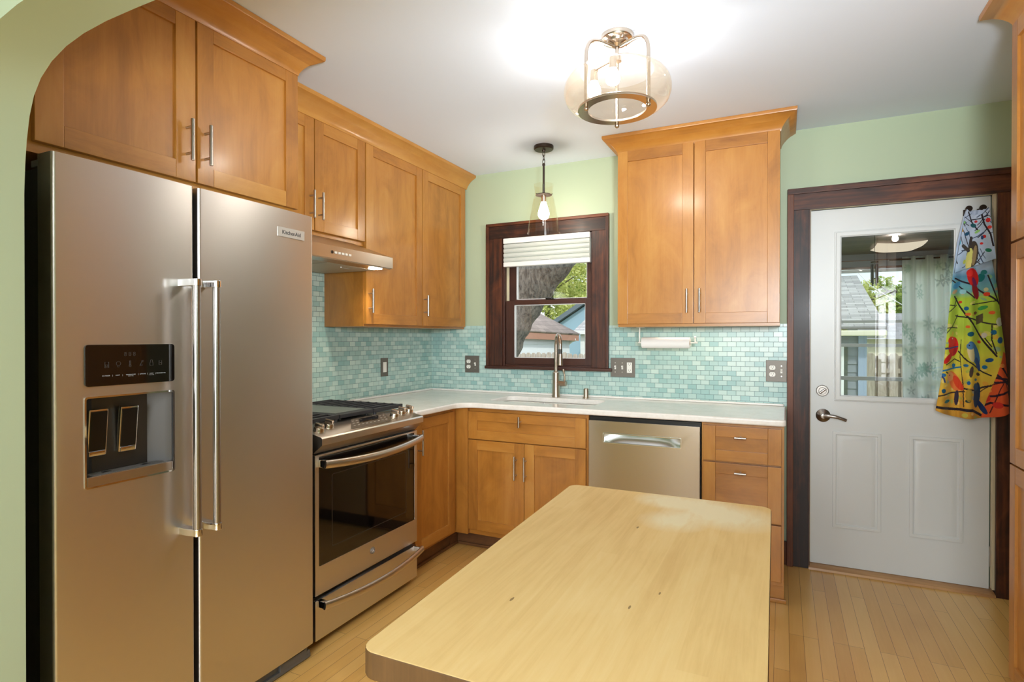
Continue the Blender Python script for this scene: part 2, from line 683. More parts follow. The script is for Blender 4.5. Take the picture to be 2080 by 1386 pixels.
def leafmat(name, a, b):
    t = NT(name)
    oi = t.noise(t.ob(), 3.0, 2)
    c = t.ramp(oi, [(.3, a), (.7, b)])
    d = t.new('BsdfDiffuse', {'Color': c})
    tr = t.new('BsdfTranslucent', {'Color': c})
    mx = t.new('MixShader', {'Fac': .4})
    t.l.new(d.outputs[0], mx.inputs[1])
    t.l.new(tr.outputs[0], mx.inputs[2])
    t.l.new(mx.outputs[0], t.out.inputs['Surface'])
    return t.m


def dyed(name, rough=.8, trans=0.0):
    """cloth whose printed pattern is stored on the mesh"""
    t = NT(name)
    a = t.new('VertexColor', layer_name='print')
    if trans:
        d = t.new('BsdfDiffuse', {'Color': a.outputs['Color']})
        tr = t.new('BsdfTranslucent', {'Color': a.outputs['Color']})
        mx = t.new('MixShader', {'Fac': trans})
        t.l.new(d.outputs[0], mx.inputs[1])
        t.l.new(tr.outputs[0], mx.inputs[2])
        t.l.new(mx.outputs[0], t.out.inputs['Surface'])
    else:
        t.bsdf(col=a.outputs['Color'], rough=rough, spec=.25, sheen=.1)
    return t.m


stone = quartz()
mosaic = tiles()
boards = floorboards()
block = butcher()
block_edge = wood('worn_block_edge', (126, 92, 54), (100, 72, 40), (72, 50, 27), .55, 0, .6, .5)

# ================================================================== THE ROOM
HC = 2.4967
m = MB()
m.box(-1.0, 5.2, -6.6, .14, -.08, 0, grain='y', jitter=False)
struct('floor', m, boards)
m = MB()
m.box(-1.0, 5.2, -6.6, .14, HC, HC + .14)
struct('ceiling', m, white_ceiling)
m = MB()
m.box(-.12, 0, -2.9, .14, 0, HC)
struct('wall_left', m, green)
m = MB()
m.prism([(-.0, 0), (2.545, 0), (2.545, 2.05), (3.402, 2.05), (3.402, 0), (3.92, 0), (3.92, HC), (-.0, HC)], 'y', 0, .14,
        holes=[[(.598, 1.09), (1.299, 1.09), (1.299, 2.032), (.598, 2.032)]])
struct('wall_back', m, green)
m = MB()
m.box(3.8, 3.92, -2.9, 0, 0, HC)
struct('wall_right', m, green)
cv = [(.752, 0), (.757, 1.66), (.762, 1.73), (.770, 1.79), (.783, 1.845), (.803, 1.89), (.835, 1.927), (.881, 1.956), (.942, 1.978),
      (1.011, 1.991), (1.095, 1.998), (1.20, 2.0)]
cvr = [(4.30 - x, z) for x, z in cv][::-1]
m = MB()
m.prism([(-.9, 0)] + cv + cvr + [(5.1, 0), (5.1, HC), (-.9, HC)], 'y', -3.022, -2.9)
struct('wall_arch', m, green, 'sage green wall with the rounded arched opening')
m = MB()
m.prism([(-1, 0), (5.2, 0), (5.2, HC), (-1, HC)], 'y', -6.6, -6.5, holes=[[(1.4, .7), (3.0, .7), (3.0, 2.2), (1.4, 2.2)]])
struct('wall_front', m, dining_paint)
m = MB()
m.box(-1, -.9, -6.5, -2.9, 0, HC)
struct('wall_dining_left', m, dining_paint)
m = MB()
m.box(5.1, 5.2, -6.5, -2.9, 0, HC)
struct('wall_dining_right', m, dining_paint)
m = MB()
m.box(2.431, 2.4455, -.018, -.001, 0, .135, .003)
struct('baseboard_back', m, walnut)

# ---- backsplash
m = MB()
for x0, x1, z0, z1 in ((.009, .4925, .9145, 1.396), (.4925, 1.395, .9145, 1.09), (1.395, 2.4455, .9145, 1.39)):
    m.box(x0, x1, -.008, -.0005, z0, z1, grain='x', jitter=False)
obj('tile_backsplash', m, mosaic, None, 'aqua glass mosaic backsplash behind the sink, below and beside the window', 'backsplash')
m = MB()
m.box(.0005, .008, -1.9, -.001, .9145, 1.3725, grain='y', jitter=False)
m.box(.0005, .008, -1.9, -1.1225, 1.3725, 1.684, grain='y', jitter=False)
obj('tile_backsplash', m, mosaic, None, 'aqua glass mosaic backsplash on the left wall behind the range', 'backsplash')

# ---- kitchen window
win = thing('window_1', 'double-hung window in dark oak casing above the sink', 'window', (.949, 0, 1.09), kind='structure')
m = MB()
m.box(.494, .614, -.02, 0, 1.109, 2.017, .002)
m.box(1.283, 1.394, -.02, 0, 1.109, 2.017, .002)
m.box(.494, 1.394, -.022, 0, 2.017, 2.123, .002, grain='x')
for x0, x1 in ((.4925, .514), (1.376, 1.3955)):
    m.box(x0, x1, -.036, 0, 1.109, 2.104, .003)
m.box(.4925, 1.3955, -.036, 0, 2.104, 2.1245, .003, grain='x')
obj('casing', m, walnut, win)
m = MB()
m.box(.488, 1.418, -.05, .03, 1.088, 1.109, .004, grain='x')
obj('sill', m, sashwood, win)
m = MB()
m.box(.599, .6145, -.018, .139, 1.109, 2.03)
m.box(1.2825, 1.298, -.018, .139, 1.109, 2.03)
m.box(.599, 1.298, -.018, .139, 2.0165, 2.031, grain='x')
m.box(.599, 1.298, .02, .139, 1.0915, 1.119, grain='x')
for x0, x1 in ((.6145, .626), (1.271, 1.2825)):
    m.box(x0, x1, -.004, .018, 1.109, 2.0165, .002)
obj('jamb', m, sashwood, win)
m = MB()
for x0, x1 in ((.6146, .636), (1.261, 1.2824)):
    m.box(x0, x1, .058, .1, 1.12, 2.016)
obj('jamb_liner', m, cream, win, 'pale jamb liner strip')


def sash(name, y, z0, z1, g0, g1, x0=.628, x1=1.269, gx0=.692, gx1=1.222):
    m = MB()
    m.box(x0, gx0, y, y + .034, z0, z1, .002)
    m.box(gx1, x1, y, y + .034, z0, z1, .002)
    m.box(gx0, gx1, y + .001, y + .033, z0, g0, .002, grain='x')
    m.box(gx0, gx1, y + .001, y + .033, g1, z1, .002, grain='x')
    s = obj(name, m, sashwood, win)
    m = MB()
    for a in ((gx0, gx0 + .004, g0, g1), (gx1 - .004, gx1, g0, g1), (gx0, gx1, g0, g0 + .004), (gx0, gx1, g1 - .004, g1)):
        m.box(a[0], a[1], y + .006, y + .03, a[2], a[3])
    obj('glazing_bead', m, white_trim, s, 'pale glazing bead')
    m = MB()
    m.box(gx0, gx1, y + .016, y + .019, g0, g1)
    obj('pane', m, clear, s)
    return s


sl = sash('lower_sash', .02, 1.12, 1.574, 1.167, 1.542)
su = sash('upper_sash', .0565, 1.548, 2.012, 1.582, 1.96, .637, 1.2605)
m = MB()
m.box(.935, 1.0, .024, .05, 1.574, 1.581, .002)
m.cyl((.975, .037, 1.578), (.975, .037, 1.59), .011, n=16)
m.tube([(.975, .037, 1.586), (.955, .03, 1.587), (.932, .026, 1.584)], .005, 8)
obj('sash_lock', m, black, sl, 'black sash lock')

# ---- cellular shade in the window head
sh = thing('window_blind', 'white pleated window shade raised at the top of the window', 'blind', (.949, 0, 1.81))
m = MB()
m.box(.6285, 1.2685, -.03, .016, 1.975, 2.013, .004)
obj('headrail', m, white_trim, sh)
t_ = NT('pleated_fabric')
d_ = t_.new('BsdfDiffuse', {'Color': lin((224, 228, 222))})
tr_ = t_.new('BsdfTranslucent', {'Color': lin((224, 230, 226))})
mx_ = t_.new('MixShader', {'Fac': .35})
t_.l.new(d_.outputs[0], mx_.inputs[1])
t_.l.new(tr_.outputs[0], mx_.inputs[2])
t_.l.new(mx_.outputs[0], t_.out.inputs['Surface'])
m = MB()
prof = []
n = 4
for i in range(n):
    z = 1.974 - i * (.13 / n)
    prof += [(-.014, z), (-.026, z - .02 / n), (-.027, z - .08 / n), (-.022, z - .115 / n)]
prof.append((-.012, 1.844))
back = [(.013 + .0 * a, z) for a, z in prof][::-1]
m.prism(prof + back, 'x', .6305, 1.2665)
obj('pleats', m, t_.m, sh, sharp=20)
m = MB()
m.box(.6285, 1.2685, -.027, .014, 1.812, 1.844, .004)
m.tube(smooth([(.905, -.027, 1.845), (.925, -.034, 1.85), (.97, -.034, 1.85), (.985, -.027, 1.845)]), .002, 6)
obj('bottom_rail', m, white_trim, sh)

# ---- back door
dr = thing('door_1', 'white half-glass back door with two raised panels', 'door', (2.972, .055, .022), kind='structure')
m = MB()
m.prism([(2.567, .022), (3.378, .022), (3.378, 2.033), (2.567, 2.033)], 'y', .033, .077,
        holes=[[(2.702, .974), (3.242, .974), (3.242, 1.888), (2.702, 1.888)]])
obj('slab', m, door_white, dr)
m = MB()
fr = lambda a: [(2.684 + a, .954 + a), (3.26 - a, .954 + a), (3.26 - a, 1.906 - a), (2.684 + a, 1.906 - a)]
m.prism(fr(0), 'y', .026, .0335, holes=[fr(.034)], b=.003)
m.prism(fr(.006), 'y', .018, .027, holes=[fr(.03)], b=.004)
obj('glass_frame', m, door_white, dr)
m = MB()
m.box(2.7, 3.245, .05, .055, .97, 1.89)
obj('pane', m, door_glass, dr)
for x0, x1 in ((2.678, 2.91), (3.038, 3.271)):
    m = MB()
    q = lambda a: [(x0 + a, .24 + a), (x1 - a, .24 + a), (x1 - a, .782 - a), (x0 + a, .782 - a)]
    m.prism(q(0), 'y', .0265, .0335, holes=[q(.018)], b=.0028)
    a, b = q(.026), q(.052)
    vs = [(p[0], .0332, p[1]) for p in a] + [(p[0], .0265, p[1]) for p in b]
    m.poly3(vs, [(4, 5, 6, 7)] + [(i, (i + 1) % 4, 4 + (i + 1) % 4, 4 + i) for i in range(4)])
    obj('raised_panel', m, door_white, dr)
m = MB()
c = (2.626, 1.008)
m.cyl((c[0], .033, c[1]), (c[0], .022, c[1]), .033, .030, 36, b=.002)
m.cyl((c[0], .022, c[1]), (c[0], .016, c[1]), .02, .018, 28)
m.box(c[0] - .006, c[0] + .006, .0, .016, c[1] - .022, c[1] + .022, .004, M=Matrix.Translation((c[0], 0, c[1])) @ Matrix.Rotation(R(50), 4, 'Y') @ Matrix.Translation((-c[0], 0, -c[1])))
obj('deadbolt', m, hardware, dr, 'brushed nickel deadbolt turn')
m = MB()
c = (2.630, .868)
m.lathe([(0, .0), (.037, .0), (.037, .006), (.031, .010), (.027, .0105), (.02, .015), (.013, .017), (.013, .045), (0, .047)], (c[0], .033, c[1]),
        40, M=Matrix.Rotation(R(90), 4, 'X'))
m.tube(smooth([(c[0], -.008, c[1] + .002), (c[0] + .03, -.013, c[1] + .003), (c[0] + .07, -.014, c[1] - .003), (c[0] + .112, -.008, c[1] - .018)]),
       [.0115] * 6 + [.010] * 6 + [.0085] * 7, 14, flat=(1, .7))
obj('lever_handle', m, hardware, dr, 'brushed nickel lever handle')
for z in (1.77, .19):
    m = MB()
    m.cyl((3.386, .026, z - .05), (3.386, .026, z + .05), .0065, n=14)
    m.box(3.3785, 3.391, .0285, .032, z - .05, z + .05)
    for k in (-.052, .05):
        m.cyl((3.386, .026, z + k), (3.386, .026, z + k + .003), .0075, n=14)
    obj('hinge', m, nickel, dr, 'metal hinge knuckle')
for x, a in ((3.277, 0), (3.334, 0)):
    m = MB()
    m.box(x - .013, x + .013, .026, .033, 1.94, 1.972, .002)
    m.tube(smooth([(x, .026, 1.952), (x, .004, 1.949), (x, -.012, 1.958), (x, -.014, 1.972)]), .0055, 10)
    m.cyl((x, -.009, 1.966), (x, -.024, 1.969), .015, n=20, b=.002)
    obj('hook', m, bronze, dr, 'bronze hook near the top hinge side')

m = MB()
m.box(2.4465, 2.556, -.02, 0, 0, 2.036, .002)
m.box(3.392, 3.502, -.02, 0, 0, 2.036, .002)
m.box(2.4465, 3.502, -.022, 0, 2.036, 2.156, .002, grain='x')
m.box(2.445, 2.478, -.034, 0, 0, 2.125, .003)
m.box(3.471, 3.5035, -.034, 0, 0, 2.125, .003)
m.box(2.445, 3.5035, -.034, 0, 2.125, 2.157, .003, grain='x')
struct('trim_1', m, walnut, 'dark stained oak casing around the back door')
m = MB()
m.box(2.546, 2.5625, -.012, .1, 0, 2.05)
m.box(3.3995, 3.4015, -.012, .1, 0, 2.05)
m.box(2.546, 3.4015, -.012, .1, 2.043, 2.0495, grain='x')
struct('trim_2', m, sashwood, 'dark inner jamb of the back door')
m = MB()
m.box(3.3815, 3.3994, -.002, .03, .03, 2.043, .002)
m.box(2.563, 3.3815, .012, .03, 2.0365, 2.0428, .002, grain='x')
m.box(2.5628, 2.566, .012, .03, .03, 2.0365)
struct('trim_3', m, cream, 'cream weatherstrip along the door edge')
m = MB()
m.prism([(-.03, 0.0005), (.13, .0005), (.13, .02), (.03, .02), (.0, .018), (-.026, .012)], 'x', 2.557, 3.391, grain='x')
struct('trim_4', m, oakpale, 'pale oak threshold under the back door')

# ================================================================== CABINETS
def FB(mb, face, pf, w0, w1, d0, d1, z0, z1, b=.0018, grain='z', mat=0):
    """box on a cabinet front: w along the front, d into the cabinet (negative = proud of it)"""
    if face == '-y':
        mb.box(w0, w1, pf + d0, pf + d1, z0, z1, b, 2, mat, 'x' if grain == 'w' else grain)
    elif face == '+x':
        mb.box(pf - d1, pf - d0, w0, w1, z0, z1, b, 2, mat, 'y' if grain == 'w' else grain)
    else:
        mb.box(pf + d0, pf + d1, w0, w1, z0, z1, b, 2, mat, 'y' if grain == 'w' else grain)


def FP(face, pf, w, d, z):
    return {'-y': (w, pf + d, z), '+x': (pf - d, w, z), '-x': (pf + d, w, z)}[face]


def shaker(name, parent, face, pf, w0, w1, z0, z1, st=.06, rl=.06, pg='z', mat=None):
    m = MB()
    FB(m, face, pf, w0, w0 + st, 0, .02, z0, z1)
    FB(m, face, pf, w1 - st, w1, 0, .02, z0, z1)
    FB(m, face, pf, w0 + st, w1 - st, .0003, .02, z0, z0 + rl, grain='w')
    FB(m, face, pf, w0 + st, w1 - st, .0003, .02, z1 - rl, z1, grain='w')
    FB(m, face, pf, w0 + st - .002, w1 - st + .002, .009, .016, z0 + rl - .002, z1 - rl + .002, 0, pg)
    return obj(name, m, mat or maple, parent)


def pull(parent, face, pf, w, z0, z1, horiz=False, r=.006, name='handle'):
    """bar pull: bar on two posts; horiz: bar lies along w from z0 to z1 at height w"""
    m = MB()
    if not horiz:
        m.cyl(FP(face, pf, w, -.032, z0), FP(face, pf, w, -.032, z1), r, n=16, b=.0015)
        for z in (z0 + .026, z1 - .026):
            m.cyl(FP(face, pf, w, 0, z), FP(face, pf, w, -.03, z), r * .72, n=12)
    else:
        m.cyl(FP(face, pf, z0, -.03, w), FP(face, pf, z1, -.03, w), r, n=16, b=.0015)
        c = (z0 + z1) / 2
        m.cyl(FP(face, pf, c, 0, w), FP(face, pf, c, -.028, w), r * .9, n=12)
    return obj(name, m, nickel, parent, 'brushed nickel bar pull')


crown_prof = [(0, 0), (.004, 0), (.006, .01), (.012, .022), (.022, .036), (.035, .05), (.05, .062), (.066, .07), (.07, .073), (.078, .076),
              (.08, .082), (.08, .0945), (0, .0945)]

# ---- cabinet above the refrigerator
fc = thing('wall_cabinet', 'maple cabinet with two wide doors above the refrigerator', 'cabinet', (.3, -2.35, 1.816))
m = MB()
m.box(.002, .5765, -2.835, -1.887, 1.816, HC - .002, .001)
m.box(.5765, .5775, -2.83, -1.89, 1.816, 1.845, grain='y')
obj('body', m, maple, fc)
d = shaker('door', fc, '+x', .5975, -2.806, -2.340, 1.845, 2.417, .07, .062)
pull(d, '+x', .5975, -2.373, 1.908, 2.048)
d = shaker('door', fc, '+x', .5975, -2.333, -1.884, 1.845, 2.417, .062, .062)
pull(d, '+x', .5975, -2.305, 1.908, 2.048)
m = MB()
m.molding([(.596, -2.88), (.596, -1.8865), (.3945, -1.8865)], crown_prof, HC - .096, grain='y')
obj('crown_molding', m, maple, fc)

# ---- cabinet above the hood
hc = thing('wall_cabinet', 'short maple cabinet with two doors above the range hood', 'cabinet', (.15, -1.505, 1.822))
m = MB()
m.box(.002, .294, -1.8865, -1.1235, 1.822, HC - .002, .001)
obj('body', m, maple, hc)
d = shaker('door', hc, '+x', .3145, -1.882, -1.509, 1.846, 2.403)
pull(d, '+x', .3145, -1.537, 1.9, 2.037)
d = shaker('door', hc, '+x', .3145, -1.503, -1.128, 1.846, 2.403)
pull(d, '+x', .3145, -1.479, 1.9, 2.037)

# ---- tall wall cabinet left of the window
tc = thing('wall_cabinet', 'tall maple wall cabinet with two doors between range hood and window', 'cabinet', (.15, -.56, 1.373))
m = MB()
m.box(.002, .294, -1.1215, -.004, 1.373, HC - .002, .001)
m.box(.294, .2945, -1.1215, -.004, 1.373, 1.386, grain='y')
obj('body', m, maple, tc)
d = shaker('door', tc, '+x', .3145, -1.119, -.5715, 1.387, 2.403, .062)
pull(d, '+x', .3145, -1.098, 1.449, 1.585)
d = shaker('door', tc, '+x', .3145, -.5655, -.022, 1.387, 2.403, .062)
pull(d, '+x', .3145, -.551, 1.449, 1.585)
m = MB()
m.molding([(.314, -1.886), (.314, -.004)], crown_prof, HC - .096, grain='y')
obj('crown_molding', m, maple, None, 'long maple crown molding over the range hood and corner cabinets', 'crown molding')

# ---- wall cabinet right of the window
rc = thing('wall_cabinet', 'maple wall cabinet with two doors between the window and the back door', 'cabinet', (1.97, -.15, 1.374))
m = MB()
m.box(1.537, 2.4075, -.308, -.002, 1.374, HC - .002, .001)
m.box(1.5365, 2.408, -.3095, -.29, 1.374, 1.389, grain='x')
obj('body', m, maple, rc)
d = shaker('door', rc, '-y', -.3285, 1.537, 1.9685, 1.39, 2.407)
pull(d, '-y', -.3285, 1.937, 1.45, 1.584)
d = shaker('door', rc, '-y', -.3285, 1.9735, 2.4075, 1.39, 2.407)
pull(d, '-y', -.3285, 2.005, 1.45, 1.584)
m = MB()
m.molding([(1.537, -.002), (1.537, -.312), (2.4075, -.312), (2.4075, -.002)], crown_prof, HC - .096, grain='x')
obj('crown_molding', m, maple, rc)
# under-cabinet lamp glow on the tiles
light('under_cabinet_lamp', 'AREA', (2.0, -.16, 1.366), .45, (1, .9, .72), (0, 0, 0), shape='RECTANGLE', size=.5, size_y=.04)

# ---- pantry at the right edge
pc = thing('pantry_cabinet', 'tall maple pantry cabinet at the right edge beside the back door', 'cabinet', (3.45, -1.55, 0))
m = MB()
m.box(3.166, 3.798, -2.05, -1.073, .1, HC - .002, .001)
m.box(3.23, 3.798, -2.05, -1.08, .001, .1)
obj('body', m, maple, pc)
for w0, w1, hw in ((-1.555, -1.074, -1.52), (-2.048, -1.561, -1.6)):
    d = shaker('upper_door', pc, '-x', 3.146, w0, w1, 1.648, 2.405, .052)
    pull(d, '-x', 3.146, hw, 1.7, 1.84)
    d = shaker('lower_door', pc, '-x', 3.146, w0, w1, .87, 1.640, .052)
    pull(d, '-x', 3.146, hw, 1.0, 1.14)
    d = shaker('lower_door', pc, '-x', 3.146, w0, w1, .112, .864, .052)
    pull(d, '-x', 3.146, hw, .68, .82)
m = MB()
m.molding([(3.797, -1.079), (3.152, -1.079), (3.152, -2.05)], crown_prof, HC - .096, grain='y')
obj('crown_molding', m, maple, pc)

# ---- base cabinets
lc = thing('base_cabinet', 'maple corner base cabinet with one door beside the range', 'cabinet', (.3, -.6, 0))
m = MB()
m.box(.012, .59, -1.1165, -.6145, .1, .8815, .001)
m.box(.012, .54, -1.1165, -.6145, .001, .1)
obj('body', m, maple, lc)
m = MB()
m.box(.54, .552, -1.1165, -.6145, .0005, .105, .001, grain='y')
m.box(.552, .562, -1.1165, -.6145, .0005, .018, .003, grain='y')
obj('toe_kick', m, toewood, lc)
d = shaker('door', lc, '+x', .6105, -1.072, -.662, .122, .858, .062)
pull(d, '+x', .6105, -1.042, .66, .80)
sb = thing('base_cabinet', 'maple sink base cabinet with two doors and a false drawer front', 'cabinet', (1.05, -.3, 0))
m = MB()
m.box(.592, .676, -.6125, -.55, .1, .8815, .001)
m.box(1.425, 1.4435, -.59, -.012, .1, .8815, .001)
m.box(.012, .592, -.6125, -.59, .1, .8815, .001)
m.box(.012, .61, -.55, -.012, .1, .8815, .001)
m.box(.676, 1.425, -.59, -.57, .1, .14, .001, grain='x')
m.box(.676, 1.425, -.59, -.57, .675, .8815, .001, grain='x')
m.box(1.04, 1.07, -.59, -.57, .14, .675, .001)
m.box(.61, 1.425, -.57, -.012, .1, .118)
obj('body', m, maple, sb)
m = MB()
m.box(.54, .552, -.6125, -.53, .0005, .105, .001, grain='y')
m.box(.552, .562, -.6125, -.54, .0005, .018, .003, grain='y')
m.box(.553, 1.4435, -.53, -.518, .0005, .105, .001, grain='x')
m.box(.563, 1.4435, -.54, -.53, .0005, .018, .003, grain='x')
obj('toe_kick', m, toewood, sb)
d = shaker('drawer_front', sb, '-y', -.6105, .678, 1.432, .69, .858, .062, .055, 'w')
m = MB()
m.cyl(FP('-y', -.6105, 1.033, -.03, .782), FP('-y', -.6105, 1.033, -.03, .846), .006, n=16, b=.0015)
m.cyl(FP('-y', -.6105, 1.033, 0, .814), FP('-y', -.6105, 1.033, -.03, .814), .005, n=12)
obj('handle', m, nickel, d, 'brushed nickel T-shaped pull')
d = shaker('door', sb, '-y', -.6105, .678, 1.0535, .133, .684, .062)
pull(d, '-y', -.6105, 1.005, .472, .613)
d = shaker('door', sb, '-y', -.6105, 1.0565, 1.432, .133, .684, .062)
pull(d, '-y', -.6105, 1.068, .472, .613)
db = thing('base_cabinet', 'narrow maple base cabinet with three drawers at the end of the counter', 'cabinet', (2.24, -.3, 0))
m = MB()
m.box(2.0485, 2.4305, -.59, -.012, .1, .8815, .001)
m.box(2.0485, 2.4305, -.528, -.012, .001, .1)
obj('body', m, maple, db)
m = MB()
m.box(2.0485, 2.4315, -.541, -.528, .0005, .105, .001, grain='x')
m.box(2.0485, 2.4415, -.556, -.541, .0005, .02, .003, grain='x')
obj('toe_kick', m, maple, db)
for z0, z1, hz in ((.689, .866, .814), (.404, .68, .638), (.124, .396, .35)):
    d = shaker('drawer', db, '-y', -.6105, 2.057, 2.4185, z0, z1, .06, .055, 'w')
    pull(d, '-y', -.6105, hz, 2.207, 2.262, True)

# ---- worktop and sink
ct = thing('countertop', 'white quartz L-shaped countertop with rounded front edge', 'countertop', (1.2, -.3, .882))
pl = [(.0095, -1.1165), (.6507, -1.1165)] + arc(.7507, -.7366, .1, 180, 90, 8) + arc(2.4185, -.6166, .02, -90, 0, 5) + [(2.4385, -.0095), (.0095, -.0095)]
m = MB()
m.prism(pl, 'z', .882, .914, holes=[rrect(.745, 1.425, -.475, -.165, .05, 6)], b=.009, seg=4)
obj('slab', m, stone, ct)
m = MB()
m.box(.0245, 2.43, -.024, -.0095, .9143, .927, .005, 3)
m.box(.0095, .0245, -1.1165, -.0095, .9143, .927, .005, 3)
obj('counter_upstand', m, stone, None, 'thin white quartz ledge along the foot of the aqua tiles', 'upstand')
m = MB()
m.prism(rrect(.715, 1.418, -.5, -.135, .05), 'z', .70, .8813, holes=[rrect(.757, 1.03, -.462, -.178, .07), rrect(1.056, 1.412, -.462, -.178, .05)])
m.prism(rrect(.715, 1.418, -.5, -.135, .05), 'z', .69, .701)
for x in (.89, 1.23):
    m.lathe([(0, .012), (.03, .012), (.045, .006), (.045, 0), (0, 0)], (x, -.32, .7), 28, mat=1)
obj('sink', m, [plain('sink_white', (232, 230, 222), .15, 0, .4), nickel], None, 'white undermount double-bowl sink below the window', 'sink')

fa = thing('faucet', 'brushed nickel pull-down faucet with tall arched spout', 'faucet', (1.05, -.08, .914))
m = MB()
bx, by = 1.052, -.082
m.lathe([(0, 0), (.029, 0), (.029, .004), (.0255, .012), (.0235, .1), (.0225, .163), (.017, .166), (.0145, .17)], (bx, by, .914), 32)
m.cyl((bx, by, 1.005), (bx + .035, by - .006, 1.005), .014, n=20)
m.cyl((bx + .022, by - .005, 1.005), (bx + .076, by - .012, 1.005), .0165, n=24, b=.003)
obj('body', m, faucet_metal, fa)
m = MB()
sx, sy = .55, -.83
pts = [(bx, by, 1.07), (bx, by, 1.2)]
rr = .062
for k in range(0, 11):
    a = PI * (1 - k / 10)
    h = rr + rr * math.cos(a)
    pts.append((bx + sx * h, by + sy * h, 1.262 + rr * 1.05 * math.sin(a)))
ex, ey = bx + sx * 2 * rr, by + sy * 2 * rr
pts.append((ex, ey, 1.23))
m.tube(pts, .0125, 16)
obj('spout', m, faucet_metal, fa)
m = MB()
m.cyl((ex, ey, 1.205), (ex, ey, 1.236), .0135, n=20, mat=1)
m.cyl((ex, ey, 1.206), (ex, ey, 1.13), .0145, .019, n=24, b=.003)
obj('spray_head', m, [faucet_metal, dark_grey], fa)
m = MB()
m.tube(smooth([(bx + .062, by - .01, 1.018), (bx + .066, by - .013, 1.05), (bx + .058, by - .016, 1.10)]), [.0065] * 5 + [.0055] * 5 + [.008] * 3, 12)
obj('lever', m, faucet_metal, fa)
ag = MB()
ag.lathe([(0, 0), (.021, 0), (.021, .004), (.0165, .01), (.0165, .058), (.013, .063), (0, .064)], (1.262, -.082, .914), 28)
for k in range(3):
    ag.box(1.262 + .006, 1.262 + .0175, -.082 - .0045, -.082 + .0045, .938 + k * .008, .941 + k * .008, mat=1)
obj('air_gap', ag, [faucet_metal, black], None, 'small nickel air gap cap standing right of the faucet', 'air gap cap')

# ---- switch plates and outlets


def outlet_shape(m, x, z, mat=1, slot=2):
    for dz in (.0195, -.0195):
        pl = [(x + .0165 * math.cos(a), z + dz + max(-.0125, min(.0125, .0165 * math.sin(a)))) for a in [2 * PI * k / 24 for k in range(24)]]
        m.prism(pl, 'y', -.0165, -.012, mat=mat)
        for dx in (-.006, .006):
            m.box(x + dx - .001, x + dx + .001, -.0172, -.016, z + dz + .0, z + dz + .008, mat=slot)
        m.cyl((x, -.0172, z + dz - .006), (x, -.016, z + dz - .006), .0022, n=10, mat=slot)


def toggle_shape(m, x, z, mat=1):
    m.box(x - .005, x + .005, -.015, -.012, z - .012, z + .012, mat=mat)
    m.box(x - .004, x + .004, -.027, -.013, z - .002, z + .008, .001, mat=mat,
          M=Matrix.Translation((x, -.014, z)) @ Matrix.Rotation(R(-22), 4, 'X') @ Matrix.Translation((-x, .014, -z)))
    for dz in (.03, -.03):
        m.cyl((x, -.0165, z + dz), (x, -.012, z + dz), .0035, n=12, mat=3)


def plate(label, x0, x1, items):
    cx = (x0 + x1) / 2
    root = thing('wall_plate', label, 'outlet plate', (cx, -.008, 1.054))
    m = MB()
    m.box(x0, x1, -.0135, -.0082, 1.054, 1.178, .002)
    obj('cover', m, plate_metal, root)
    for kind, x in items:
        m = MB()
        if kind == 'outlet':
            outlet_shape(m, x, 1.116)
        elif kind == 'toggle':
            toggle_shape(m, x, 1.116)
        else:
            m.box(x - .0165, x + .0165, -.0165, -.012, 1.0825, 1.1495, .001, mat=1)
            for dz in (.02, -.02):
                for dx in (-.006, .006):
                    m.box(x + dx - .001, x + dx + .001, -.0172, -.016, 1.116 + dz, 1.116 + dz + .008, mat=2)
                m.cyl((x, -.0172, 1.116 + dz - .006), (x, -.016, 1.116 + dz - .006), .0022, n=10, mat=2)
            m.box(x - .007, x + .007, -.0175, -.016, 1.1125, 1.1195, mat=1)
        obj({'outlet': 'outlet', 'toggle': 'toggle_switch', 'gfci': 'outlet'}[kind], m, [plate_metal, white_plastic, black, nickel], root, 'white ' + ('toggle switch' if kind == 'toggle' else 'outlet face'))


plate('two-gang pewter plate with outlet and switch left of the window', .306, .425, [('outlet', .338), ('toggle', .393)])
plate('three-gang pewter plate with two switches and an outlet right of the window', 1.406, 1.567, [('toggle', 1.438), ('toggle', 1.484), ('gfci', 1.531)])
plate('two-gang pewter plate with outlet and switch beside the door casing', 2.334, 2.444, [('outlet', 2.368), ('toggle', 2.416)])
root = thing('wall_switch', 'single rocker switch on the left wall behind the range', 'light switch', (.008, -.576, 1.05))
m = MB()
m.box(.0082, .0135, -.613, -.539, 1.05, 1.173, .002)
obj('cover', m, plate_metal, root)
m = MB()
m.box(.012, .017, -.594, -.559, 1.078, 1.145, .0015)
obj('rocker', m, white_plastic, root, 'white rocker')

# ---- paper towels under the cabinet
hl = thing('towel_holder', 'white wire paper towel holder under the right wall cabinet', 'towel holder', (1.79, -.17, 1.25))
m = MB()
m.tube(smooth([(1.632, -.17, 1.3735), (1.632, -.17, 1.30), (1.634, -.17, 1.284), (1.65, -.17, 1.279), (1.95, -.17, 1.279), (1.958, -.17, 1.285), (1.958, -.17, 1.31)], 4), .004, 10)
m.box(1.615, 1.66, -.19, -.15, 1.3705, 1.3738, .001)
m.sphere((1.958, -.17, 1.312), .007)
obj('rod', m, white_plastic, hl)
pr = thing('paper_towel_roll', 'white paper towel roll hanging under the right wall cabinet', 'paper towels', (1.79, -.17, 1.248))
m = MB()
prof = [(.0145, 1.647), (.031, 1.647), (.0325, 1.649), (.0325, 1.927), (.031, 1.929), (.0145, 1.929)]
m.lathe([(r, x - 1.788) for r, x in prof], (1.788, -.17, 1.279), 40, M=Matrix.Rotation(R(90), 4, 'Y'), close=True)
obj('paper', m, paint('paper_towel', (242, 241, 238), .9, .3, 90), pr)
m = MB()
